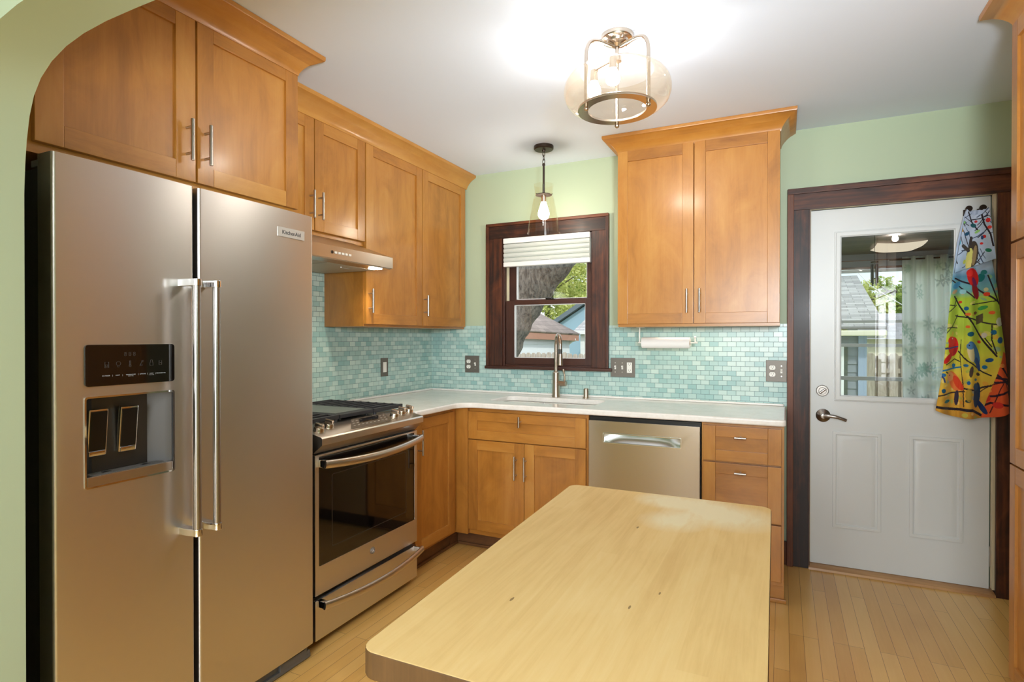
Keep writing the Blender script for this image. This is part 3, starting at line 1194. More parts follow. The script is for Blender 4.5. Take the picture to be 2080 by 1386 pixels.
m.lathe([(.006, -.1415), (.0143, -.1415), (.0143, .1415), (.006, .1415)], (1.788, -.17, 1.279), 28, M=Matrix.Rotation(R(90), 4, 'Y'), close=True)
obj('core', m, plain('cardboard', (176, 140, 100), .8), pr, 'brown cardboard core')
# ---- little latch beside the right cabinet
m = MB()
m.box(1.52, 1.536, -.2, -.185, 1.745, 1.80, .003)
m.tube(smooth([(1.53, -.192, 1.755), (1.516, -.196, 1.745), (1.514, -.2, 1.725), (1.524, -.2, 1.715)]), .004, 10)
m.sphere((1.524, -.2, 1.716), .007)
obj('cabinet_hook', m, nickel, None, 'small metal hook on the left side of the right wall cabinet', 'hook')

# ================================================================== REFRIGERATOR
rf = thing('refrigerator', 'stainless side-by-side refrigerator with ice dispenser at the left', 'refrigerator', (.38, -2.355, 0))
m = MB()
m.box(.04, .612, -2.80, -1.912, .06, 1.772, .004)
obj('case', m, dark_grey, rf, 'dark grey case')
m = MB()
m.box(.60, .628, -2.80, -1.912, .066, 1.79, .002)
m.box(.628, .66, -2.42, -2.4, .066, 1.79)
obj('door_gasket', m, black_matt, rf, 'black door gasket')
FX = .703


def fprof(y0, y1, f0, f1, n=14, back=.629, rl=True, rr=True):
    """plan outline of a gently bowed refrigerator door between y0 and y1 (the whole door is f0..f1)"""
    r = .009
    out = [(back, y0)]

    def fx(y):
        t = (y - f0) / (f1 - f0) * 2 - 1
        return FX - .005 * t * t
    ya, yb = y0 + (r if rl else 0), y1 - (r if rr else 0)
    if rl:
        out += [(fx(y0) - r + r * math.sin(R(a)), y0 + r - r * math.cos(R(a))) for a in (0, 30, 60)]
    out += [(fx(ya + (yb - ya) * i / n), ya + (yb - ya) * i / n) for i in range(n + 1)]
    if rr:
        out += [(fx(y1) - r + r * math.cos(R(a)), y1 - r + r * math.sin(R(a))) for a in (30, 60, 90)]
    out.append((back, y1))
    return out


F0, F1 = -2.8145, -2.4195
D0, D1, DZ0, DZ1 = -2.741, -2.491, .895, 1.145
m = MB()
m.prism(fprof(F0, F1, F0, F1), 'z', .064, DZ0)
m.prism(fprof(F0, F1, F0, F1), 'z', DZ1, 1.80)
m.prism(fprof(F0, D0, F0, F1, 4, rr=False), 'z', DZ0, DZ1)
m.prism(fprof(D1, F1, F0, F1, 4, rl=False), 'z', DZ0, DZ1)
fz = obj('freezer_door', m, steel, rf, sharp=50)
m = MB()
m.prism(fprof(-2.4035, -1.902, -2.4035, -1.902), 'z', .064, 1.80)
fd = obj('refrigerator_door', m, steel, rf, sharp=50)
# dispenser
m = MB()
# curved back of the niche
n_ = 16
pts = []
for i in range(n_ + 1):
    y = D0 + (D1 - D0) * i / n_
    t = i / n_
    dep = .052 * min(1, math.sin(PI * min(max(t, .02), .98)) * 1.9)
    pts.append((.696 - dep, y))
m.prism([(.6295, D0)] + pts + [(.6295, D1)], 'z', DZ0 + .0, DZ1 - .0005)
obj('dispenser_niche', m, niche_steel, fz, 'recessed dispenser niche')
m = MB()
o_ = rrect(D0 - .002, D1 + .002, DZ0 - .002, DZ1 + .002, .008)
i_ = rrect(D0 + .0025, D1 - .0025, DZ0 + .003, DZ1 - .003, .006)
m.prism(o_, 'x', .698, .7045, holes=[i_])
obj('dispenser_frame', m, chrome, fz, 'chrome dispenser frame')
m = MB()
tray = [(.648, D0 + .055), (.66, D0 + .02), (.70, D0 + .004), (.7035, D0 + .004), (.7035, D1 - .004), (.70, D1 - .004), (.66, D1 - .02), (.648, D1 - .055)]
m.prism(tray, 'z', DZ0 + .001, DZ0 + .03, b=.002)
for k in range(9):
    x = .658 + k * .0045
    m.box(x, x + .0018, D0 + .022, D1 - .022, DZ0 + .03, DZ0 + .0312, mat=1)
for y in (-2.672, -2.562):
    m.box(.668, .682, y - .011, y + .011, DZ0 + .0302, DZ0 + .0318, mat=2)
obj('drip_tray', m, [steel_flat, grey_plastic, black], fz)
for y in (-2.688, -2.604):
    m = MB()
    Mx = Matrix.Translation((.652, y, 1.04)) @ Matrix.Rotation(R(6), 4, 'Y')
    m.box(-.002, .012, -.026, .026, -.068, .068, .004, M=Mx)
    m.box(.0115, .0145, -.0215, .0215, -.052, .062, .002, mat=1, M=Mx)
    m.box(.0115, .0155, -.0215, .0215, -.066, -.053, .002, mat=0, M=Mx)
    obj('paddle', m, [chrome, black], fz, 'black dispenser paddle in a chrome frame')
m = MB()
m.prism(rrect(D0 - .001, D1 + .001, 1.1745, 1.2905, .009), 'x', .6985, .7055, b=.0008)
cp = obj('control_panel', m, black_glass, fz, 'black glass control panel')


def on_x(x, y, z, rot=0):
    """text frame on a face looking +X: text runs along +Y"""
    return Matrix.Translation((x, y, z)) @ Matrix(((0, 0, 1, 0), (1, 0, 0, 0), (0, 1, 0, 0), (0, 0, 0, 1)))


m = MB()
X = .7058
names_ = ['ICE MAKER', 'LIGHT', 'TEMPERATURE', 'OPTIONS', 'LOCK', 'MEASURED FILL']
ys_ = [-2.689, -2.658, -2.622, -2.588, -2.562, -2.533]
for s_, y in zip(names_, ys_):
    m.text(s_, .0042, on_x(X, y, 1.2025), .0001)
for y in (-2.672, -2.645, -2.601, -2.574, -2.550):
    m.text('|', .006, on_x(X, y, 1.2025), .0001)
m.text('HOLD 3 SEC', .0028, on_x(X, -2.622, 1.1985), .0001)
m.text('HOLD 3 SEC', .0028, on_x(X, -2.562, 1.1985), .0001)
obj('lettering', m, letter_white, cp, 'white panel lettering')
m = MB()
for k in range(3):
    m.text('8', .017, on_x(X, -2.637 + k * .0125, 1.262), .0001)


def ring(m, y, z, pts, r=.0006):
    m.tube([(X, y + a, z + b) for a, b in pts], r, 5)


sq = lambda w, h: [(-w, -h), (w, -h), (w, h), (-w, h), (-w, -h)]
ring(m, -2.687, 1.233, sq(.005, .008))
ring(m, -2.687, 1.231, sq(.0025, .003))
ring(m, -2.656, 1.236, [(.006 * math.cos(a * PI / 8), .006 * math.sin(a * PI / 8)) for a in range(17)])
ring(m, -2.656, 1.228, sq(.002, .0018))
ring(m, -2.624, 1.236, sq(.0016, .007))
ring(m, -2.624, 1.2285, [(.003 * math.cos(a * PI / 6), .003 * math.sin(a * PI / 6)) for a in range(13)])
ring(m, -2.592, 1.235, [(-.005, -.007), (.005, .008)])
ring(m, -2.592, 1.229, sq(.002, .0025))
ring(m, -2.588, 1.24, sq(.003, .002))
ring(m, -2.562, 1.231, sq(.0045, .005))
ring(m, -2.562, 1.238, [(-.003, -.002), (-.003, .004), (0, .006), (.003, .004), (.003, -.002)])
ring(m, -2.535, 1.234, sq(.004, .006))
ring(m, -2.535, 1.234, [(-.002, 0), (.004, 0)])
obj('icons', m, letter_dim, cp, 'dim display digits and icons')
# handles
for y, z0, z1, door, s in ((-2.4575, .695, 1.487, fz, -1), (-2.389, .695, 1.487, fd, 1)):
    m = MB()
    m.cyl((.7655, y, z0), (.7655, y, z1), .0118, n=24)
    obj('handle', m, bar_steel, door)
    for za in (z0 - .008, z1 - .014):
        m = MB()
        m.prism([(.70, y - .017), (.7, y + .011), (.762, y + .0125), (.772, y + .0125), (.778, y + .008), (.78, y), (.778, y - .008), (.772, y - .0125),
                 (.752, y - .0125), (.738, y - .017)], 'z', za, za + .022, b=.0015)
        obj('handle_bracket', m, chrome, door, 'polished chrome handle bracket')
m = MB()
m.box(.7005, .7055, -2.086, -1.955, 1.695, 1.731, .001)
lg = obj('badge', m, plain('badge_silver', (206, 204, 200), .3, .5), fd, 'pale rectangular nameplate')
m = MB()
m.text('KitchenAid', .0205, on_x(.7056, -2.0205, 1.7125), .0002, bold=.022)
obj('lettering', m, letter_dark, lg, 'grey nameplate lettering')
# base grille
m = MB()
m.box(.59, .672, -2.80, -1.912, .012, .058, .003)
m.prism([(.0, .0)] + [(.04, 0), (.058, .006), (.058, .022), (.0, .022)], 'y', -2.8, -1.905, M=Matrix.Translation((.625, 0, .0)), b=.002)
m.box(.672, .684, -2.06, -1.925, .018, .056, .002)
m.box(.684, .686, -2.05, -1.935, .026, .050, .001)
m.box(.672, .69, -2.64, -2.2, .02, .05, .002)
m.cyl((.66, -1.918, .03), (.684, -1.918, .03), .009, n=12)
obj('base_grille', m, grey_plastic, rf, 'grey plastic base grille')
for y in (-2.806, -1.955):
    m = MB()
    m.box(.575, .68, y, y + .045, 1.7725, 1.7915, .003)
    obj('hinge_cover', m, grey_plastic, rf, 'grey hinge cover')

# ================================================================== RANGE
rg = thing('range', 'stainless slide-in gas range with five knobs', 'range', (.35, -1.495, 0))
RY0, RY1 = -1.865, -1.1235
m = MB()
m.box(.02, .63, RY0 + .004, RY1 - .004, .03, .905, .002)
for y in (RY0 + .05, RY1 - .05):
    for x in (.08, .58):
        m.cyl((x, y, 0), (x, y, .032), .016, n=14)
obj('body', m, black, rg)
m = MB()
m.box(.025, .56, RY0, RY1, .905, .921, .004)
m.box(.012, .06, RY0, RY1, .905, .93, .004)
obj('cooktop', m, metal('cooktop_steel', (150, 148, 146), .3), rg)
for (x, y, r) in ((.17, -1.70, .045), (.42, -1.70, .055), (.17, -1.29, .055), (.42, -1.29, .045), (.3, -1.495, .045)):
    m = MB()
    m.cyl((x, y, .92), (x, y, .929), r, n=28)
    m.cyl((x, y, .929), (x, y, .937), r * .75, r * .7, n=28, b=.002)
    obj('burner', m, iron, rg, 'black burner cap')


def grate(y0, y1):
    m = MB()
    w = .009
    z0, z1 = .938, .9525
    for x in (.075, .565):
        m.box(x - w, x + w, y0, y1, z0 - .004, z1 + .001, .003)
    for y in (y0 + w, y1 - w):
        m.box(.075, .565, y - w * .9, y + w * .9, z0 - .004, z1, .003)
    for k in range(1, 9):
        x = .075 + k * (.49 / 9)
        m.box(x - .006, x + .006, y0 + .005, y1 - .005, z0, z1 + .002, .003)
    for x in (.075, .565):
        for y in (y0 + .015, y1 - .015):
            m.cyl((x, y, .921), (x, y, .94), .008, n=10)
    return obj('grate', m, iron, rg)


grate(-1.855, -1.618)
grate(-1.370, -1.133)
m = MB()
m.box(.066, .574, -1.612, -1.376, .934, .9525, .004)
m.box(.12, .53, -1.598, -1.39, .9525, .9545, .001, mat=1)
for x in (.09, .55):
    for y in (-1.59, -1.4):
        m.cyl((x, y, .921), (x, y, .935), .008, n=10)
obj('griddle', m, [iron, plain('griddle_grey', (112, 118, 112), .45, .3)], rg, 'grey flat griddle plate')
# sloped control panel
m = MB()
m.prism([(.545, .9235), (.56, .925), (.697, .8955), (.703, .889), (.703, .862), (.699, .859), (.668, .836), (.655, .822), (.545, .822)], 'y', RY0 + .006, RY1 - .004, b=.0012)
cpn = obj('control_panel', m, steel_flat, rg)
sl_ = math.atan2(.925 - .8955, .697 - .56)
CPM = Matrix.Translation((.56, 0, .925)) @ Matrix.Rotation(sl_, 4, 'Y')      # local x runs down the slope
m = MB()
m.prism([(.018, -1.545), (.018, -1.292), (.118, -1.375), (.122, -1.385), (.122, -1.645), (.118, -1.655)], 'z', .0001, .0016, M=CPM)
m.prism([(.03, -1.50), (.03, -1.36), (.075, -1.41), (.075, -1.55)], 'z', .0016, .0019, mat=1, M=CPM)
for r_ in range(3):
    for k in range(9):
        if 2 < k < 6 and r_ < 2:
            continue
        y = -1.61 + k * .0285 + (2 - r_) * .022
        m.box(.04 + r_ * .026, .045 + r_ * .026, y, y + .013, .0016, .0019, mat=2, M=CPM)
obj('touch_display', m, [plain('display_grey', (112, 100, 88), .2, .2), black_glass, plain('display_marks', (178, 170, 160), .4)], cpn, 'dark touch display')
for xl, y in ((.082, -1.815), (.06, -1.735), (.084, -1.298), (.068, -1.218), (.064, -1.148)):
    m = MB()
    M_ = CPM @ Matrix.Translation((xl, y, 0))
    m.lathe([(0, 0), (.024, 0), (.0245, .004), (.023, .006), (.0215, .018), (.0195, .021), (0, .021)], (0, 0, 0), 32, M=M_)
    m.box(-.021, .021, -.007, .007, .019, .038, .004, M=M_ @ Matrix.Rotation(R(14), 4, 'Z'))
    obj('knob', m, chrome if False else lamp_nickel, rg, 'bright metal burner knob')
# oven door
OY0, OY1 = RY0 + .005, RY1 - .008
m = MB()
win_ = rrect(-1.838, -1.154, .345, .807, .006)
m.prism([(OY0, .225), (OY1, .225), (OY1, .816), (OY0, .816)], 'x', .635, .6645, holes=[win_], b=.002)
od = obj('oven_door', m, steel, rg)
m = MB()
m.prism(rrect(-1.838, -1.154, .3452, .8068, .006), 'x', .64, .6635)
ow = obj('window', m, black_glass, od, 'black glass oven window')
m = MB()
m.prism(rrect(-1.762, -1.226, .405, .72, .01), 'x', .6634, .6637, holes=[rrect(-1.759, -1.229, .408, .717, .009)])
obj('window_border', m, plain('window_border', (58, 50, 44), .3), ow)


def bow_handle(parent, z0, zc, x0, xm, y0, y1, r, name='handle'):
    m = MB()
    pts = []
    for k in range(21):
        t = k / 20
        b = 1 - (2 * t - 1) ** 2
        pts.append((x0 + (xm - x0) * b, y0 + (y1 - y0) * t, z0 + (zc - z0) * b))
    m.tube(pts, r, 16, flat=(1.25, .75))
    h = obj(name, m, steel_flat, parent)
    for y in (y0 + .012, y1 - .012):
        m = MB()
        m.box(.662, x0 + .004, y - .012, y + .012, z0 - r * 1.1, z0 + r * 1.1, .004)
        obj('handle_post', m, chrome, parent, 'chrome handle post')
    return h


bow_handle(od, .781, .765, .704, .735, -1.845, -1.143, .0145)
m = MB()
c = Vector((.6648, -1.494, .297))
m.cyl(c - Vector((.003, 0, 0)), c + Vector((.0022, 0, 0)), .0165, n=36, b=.001)
m.tube([(c.x + .0024, c.y + .0135 * math.cos(a * PI / 18), c.z + .0135 * math.sin(a * PI / 18)) for a in range(37)], .0008, 6, mat=1, caps=False)
for dy, s in ((-.004, 1), (.004, 1)):
    m.tube(smooth([(c.x + .0024, c.y + dy + .004, c.z + .006), (c.x + .0024, c.y + dy - .001, c.z + .008), (c.x + .0024, c.y + dy - .004, c.z + .002),
                   (c.x + .0024, c.y + dy - .001, c.z - .003), (c.x + .0024, c.y + dy + .002, c.z + .001), (c.x + .0024, c.y + dy, c.z - .008)], 4), .0008, 6, mat=1)
obj('emblem', m, [plain('emblem_grey', (120, 116, 112), .35, .6), plain('emblem_line', (190, 186, 180), .3, .6)], od, 'round grey maker emblem with script initials')
m = MB()
m.box(.632, .6645, OY0, OY1, .036, .205, .002)
ww = obj('warming_drawer', m, steel, rg)
bow_handle(ww, .192, .176, .704, .735, -1.85, -1.138, .0135)

# ================================================================== HOOD
hd = thing('range_hood', 'stainless under-cabinet range hood with lamps above the range', 'range hood', (.25, -1.505, 1.684))
m = MB()
HY0, HY1 = -1.884, -1.1245
m.poly3([(.012, HY0, 1.686), (.012, HY1, 1.686), (.502, HY1, 1.686), (.502, HY0, 1.686),
         (.012, HY0, 1.8205), (.012, HY1, 1.8205), (.318, HY1 - .115, 1.8205), (.318, HY0, 1.8205),
         (.502, HY0, 1.745), (.502, HY1, 1.745), (.318, HY1, 1.745), (.012, HY1, 1.745)],
        [(3, 2, 9, 8), (8, 9, 6, 7), (7, 6, 5, 4), (9, 10, 11, 5, 6), (9, 2, 1, 11, 10), (11, 1, 0, 4, 5), (0, 3, 8, 7, 4), (0, 1, 2, 3)])
obj('canopy', m, steel_flat, hd, sharp=20)
m = MB()
m.box(.40, .495, HY0 + .006, HY1 - .006, 1.6815, 1.6865, .001)
m.box(.03, .392, HY0 + .012, -1.51, 1.681, 1.6862, .002, mat=1)
m.box(.03, .392, -1.50, HY1 - .012, 1.681, 1.6862, .002, mat=1)
for y in (-1.69, -1.32):
    m.tube([(.34, y - .03, 1.68), (.34, y - .03, 1.676), (.34, y + .03, 1.676), (.34, y + .03, 1.68)], .002, 6, mat=0)
obj('filter', m, [steel_flat, plain('filter_mesh', (196, 188, 172), .5, .2)], hd, 'grey filter panels')
for y in (-1.80, -1.205):
    m = MB()
    m.lathe([(.0, 0), (.029, 0), (.029, .003), (.036, .003), (.036, -.002), (.029, -.003), (0, -.0028)], (.447, y, 1.6805), 32)
    obj('lamp', m, [puck_glow], hd, 'round glowing hood lamp')
m = MB()
m.cyl((.502, -1.585, 1.715), (.504, -1.585, 1.715), .0075, n=16, mat=1)
for k in range(5):
    y = -1.562 + k * .0245
    m.box(.502, .505, y - .0075, y + .0075, 1.7095, 1.7205, .0012)
obj('button', m, [white_plastic, black], hd, 'row of small pale hood buttons')
light('hood_lamp_light', 'SPOT', (.447, -1.205, 1.67), 6.5, (1, .9, .74), (0, 0, 0), spot_size=R(130), spot_blend=.6, shadow_soft_size=.03)
light('hood_lamp_light', 'SPOT', (.447, -1.80, 1.67), 6.5, (1, .9, .74), (0, 0, 0), spot_size=R(130), spot_blend=.6, shadow_soft_size=.03)

# ================================================================== DISHWASHER
dw = thing('dishwasher', 'stainless dishwasher with a pocket handle between sink base and drawers', 'dishwasher', (1.745, -.3, 0))
m = MB()
m.box(1.4475, 2.0445, -.585, -.03, .02, .872, .002)
m.box(1.4475, 2.0445, -.545, -.53, .0008, .1)
obj('body', m, black, dw)
m = MB()
m.prism([(1.4505, .105), (2.0415, .105), (2.0415, .853), (1.4505, .853)], 'y', -.612, -.588, holes=[rrect(1.537, 1.945, .737, .783, .006)], b=.002)
dd = obj('door', m, dw_steel, dw)
m = MB()
m.prism(rrect(1.531, 1.951, .731, .789, .008), 'y', -.6145, -.611, holes=[rrect(1.537, 1.945, .737, .783, .006)], b=.0008)
n_ = 10


def scoop(u, v):
    x = 1.537 + .408 * u
    z = .737 + .046 * v
    e = 1 - (2 * u - 1) ** 4
    d = .006 + .018 * e * (1 - (1 - v) ** 2)
    return (x, -.611 + d, z)


m.grid(lambda u, v: scoop(u, v), 24, 10, mat=0)
obj('pocket_handle', m, metal('pocket_bright', (206, 208, 208), .2), dd, 'bright recessed pocket handle', sharp=60)

# ================================================================== ISLAND
il = thing('kitchen_island', 'worn butcher block island table in the foreground', 'island', (2.12, -2.48, 0))
IB = [(1.838, -1.985), (2.397, -1.982), (2.409, -2.985), (1.868, -2.992)]


def roundpoly(P, r, n=6):
    out = []
    k = len(P)
    for i in range(k):
        a, b, c = Vector(P[i - 1]), Vector(P[i]), Vector(P[(i + 1) % k])
        u, v = (a - b).normalized(), (c - b).normalized()
        cen = b + (u + v).normalized() * (r * math.sqrt(2))
        s_, e_ = b + u * r, b + v * r
        for j in range(n + 1):
            t = j / n
            p = (s_ * (1 - t) + e_ * t)
            out.append(tuple(cen + (p - cen).normalized() * r))
    return out


m = MB()
m.prism(roundpoly(IB[::-1], .028), 'z', .8195, .86, b=.003)
tp = obj('tabletop', m, [block, block_edge], il)
for p in tp.data.polygons:
    if abs(p.normal.z) < .5 or p.normal.z < 0:
        p.material_index = 1
for sx_ in (1.93, 2.32):
    for sy_ in (-2.07, -2.9):
        m = MB()
        m.box(sx_ - .028, sx_ + .028, sy_ - .028, sy_ + .028, .0005, .75, .003)
        obj('leg', m, maple, il)
m = MB()
m.box(1.93, 2.32, -2.085, -2.06, .735, .8195, .002, grain='x')
m.box(1.93, 2.32, -2.915, -2.89, .735, .8195, .002, grain='x')
m.box(1.92, 1.94, -2.91, -2.065, .735, .8195, .002, grain='y')
m.box(2.31, 2.33, -2.91, -2.065, .735, .8195, .002, grain='y')
obj('apron', m, maple, il)

# ================================================================== CEILING LIGHT
cx, cy = 1.832, -1.441
cl = thing('ceiling_light', 'semi-flush ceiling light with amber seeded glass drum and nickel arms', 'ceiling light', (cx, cy, HC))
m = MB()
m.lathe([(0, 0), (.0635, 0), (.0635, -.012), (.060, -.018), (.045, -.021), (.042, -.030), (.020, -.034), (.012, -.045), (0, -.046)], (cx, cy, HC), 40)
for a in (60, 200, 310):
    m.sphere((cx + .048 * math.cos(R(a)), cy + .048 * math.sin(R(a)), HC - .023), .006)
obj('canopy', m, lamp_nickel, cl)
ZR = 2.208
va = math.degrees(math.atan2(cy + 3.632, cx - 2.423))            # bearing from the camera
for a in (va, va + 120, va - 120):
    ca, sa = math.cos(R(a)), math.sin(R(a))
    P = lambda r, z: (cx + ca * r, cy + sa * r, z)
    m = MB()
    m.tube(smooth([P(.012, 2.452), P(.05, 2.458), P(.09, 2.462), P(.118, 2.452), P(.132, 2.425), P(.135, 2.39), P(.135, 2.30), P(.135, ZR - .012)], 6), .0074, 12)
    m.sphere(P(.135, ZR - .016), .0095)
    obj('arm', m, lamp_nickel, cl)
m = MB()
m.lathe([(.113, 0), (.153, 0), (.153, .008), (.148, .011), (.113, .008)], (cx, cy, ZR - .004), 64, close=True)
obj('ring', m, lamp_nickel, cl)
m = MB()
m.lathe([(.150, 2.213), (.176, 2.219), (.197, 2.238), (.207, 2.262), (.209, 2.282), (.205, 2.305), (.191, 2.330), (.170, 2.345), (.148, 2.352), (.142, 2.352)], (cx, cy, 0), 64)
obj('glass_shade', m, amber_glass, cl, 'pale amber glass drum', sharp=80)
m = MB()
m.cyl((cx, cy, 2.45), (cx, cy, 2.40), .008, n=14)
bl = [(1.8225, -1.4665), (1.722, -1.389)]
m.cyl((cx, cy, 2.415), (cx, cy, 2.395), .018, n=20)
for x, y in bl:
    m.tube([(cx, cy, 2.405), (x, y, 2.40)], .006, 10)
    m.cyl((x, y, 2.405), (x, y, 2.358), .014, .016, n=20)
obj('socket', m, lamp_nickel, cl)
for x, y in bl:
    m = MB()
    m.lathe([(0, -.052), (.012, -.051), (.022, -.045), (.0275, -.034), (.028, -.024), (.024, -.01), (.016, .008), (.0135, .02), (0, .02)], (x, y, 2.347), 24)
    obj('bulb', m, bulb_hot, cl, 'glowing bulb')

# ================================================================== PENDANT
px_, py_ = 1.083, -.377
pd = thing('pendant_lamp', 'bronze pendant lamp with clear tapered glass above the sink', 'pendant lamp', (px_, py_, HC))
m = MB()
m.lathe([(0, 0), (.06, 0), (.061, -.006), (.061, -.018), (.056, -.024), (.012, -.026), (.009, -.036), (0, -.037)], (px_, py_, HC), 40)
obj('canopy', m, bronze, pd)
for k, z in enumerate((2.448, 2.424, 2.402)):
    m = MB()
    pts = []
    for a in range(17):
        t = a * PI / 8
        u, v = .0075 * math.cos(t), .0155 * math.sin(t)
        pts.append((px_ + (u if k % 2 == 0 else 0), py_ + (0 if k % 2 == 0 else u), z + v))
    m.tube(pts, .002, 8, caps=False)
    obj('chain_link', m, bronze, pd)
m = MB()
m.cyl((px_, py_, 2.39), (px_, py_, 2.376), .009, n=16, b=.002)
m.cyl((px_, py_, 2.378), (px_, py_, 2.262), .0065, n=16)
m.cyl((px_, py_, 2.262), (px_, py_, 2.21), .0075, n=16, mat=1)
m.cyl((px_, py_, 2.212), (px_, py_, 2.198), .009, n=16, b=.002)
obj('stem', m, [bronze, dark_grey], pd)
m = MB()
m.lathe([(0, .004), (.045, .003), (.050, 0), (.050, -.003), (0, -.003)], (px_, py_, 2.195), 40)
for a in (0, 120, 240):
    m.cyl((px_ + .048 * math.cos(R(a)), py_ + .048 * math.sin(R(a)), 2.195), (px_ + .060 * math.cos(R(a)), py_ + .060 * math.sin(R(a)), 2.195), .002, n=8)
obj('cap', m, bronze, pd)
m = MB()
m.lathe([(.062, 2.258), (.056, 2.215), (.0545, 2.19), (.060, 2.178), (.066, 2.16), (.085, 2.06), (.1025, 1.955)], (px_, py_, 0), 56)
obj('glass_shade', m, smoke_glass, pd, 'clear tapered glass shade', sharp=80)
m = MB()
m.cyl((px_, py_, 2.195), (px_, py_, 2.145), .017, .015, n=20)
obj('socket', m, lamp_nickel, pd, 'pale metal lamp socket')
m = MB()
m.lathe([(0, -.07), (.016, -.068), (.0275, -.06), (.034, -.045), (.034, -.03), (.028, -.008), (.02, .016), (.015, .035), (0, .036)], (px_, py_, 2.115), 28)
obj('bulb', m, bulb_pend, pd, 'glowing bulb')

# ================================================================== APRON ON THE DOOR
import numpy as np


def lerp_tab(tab, z):
    zs = [p[0] for p in tab]
    return np.interp(z, zs, [p[1] for p in tab])


LEFT = [(.90, 3.136), (.939, 3.134), (1.15, 3.164), (1.42, 3.19), (1.55, 3.203), (1.645, 3.212), (1.80, 3.229), (1.92, 3.254), (1.965, 3.266)]
RIGHT = [(.90, 3.43), (1.1, 3.424), (1.25, 3.414), (1.42, 3.398), (1.56, 3.386), (1.70, 3.366), (1.85, 3.352), (1.92, 3.346), (1.965, 3.344)]


def L3(c):
    return np.array(lin(c)[:3])


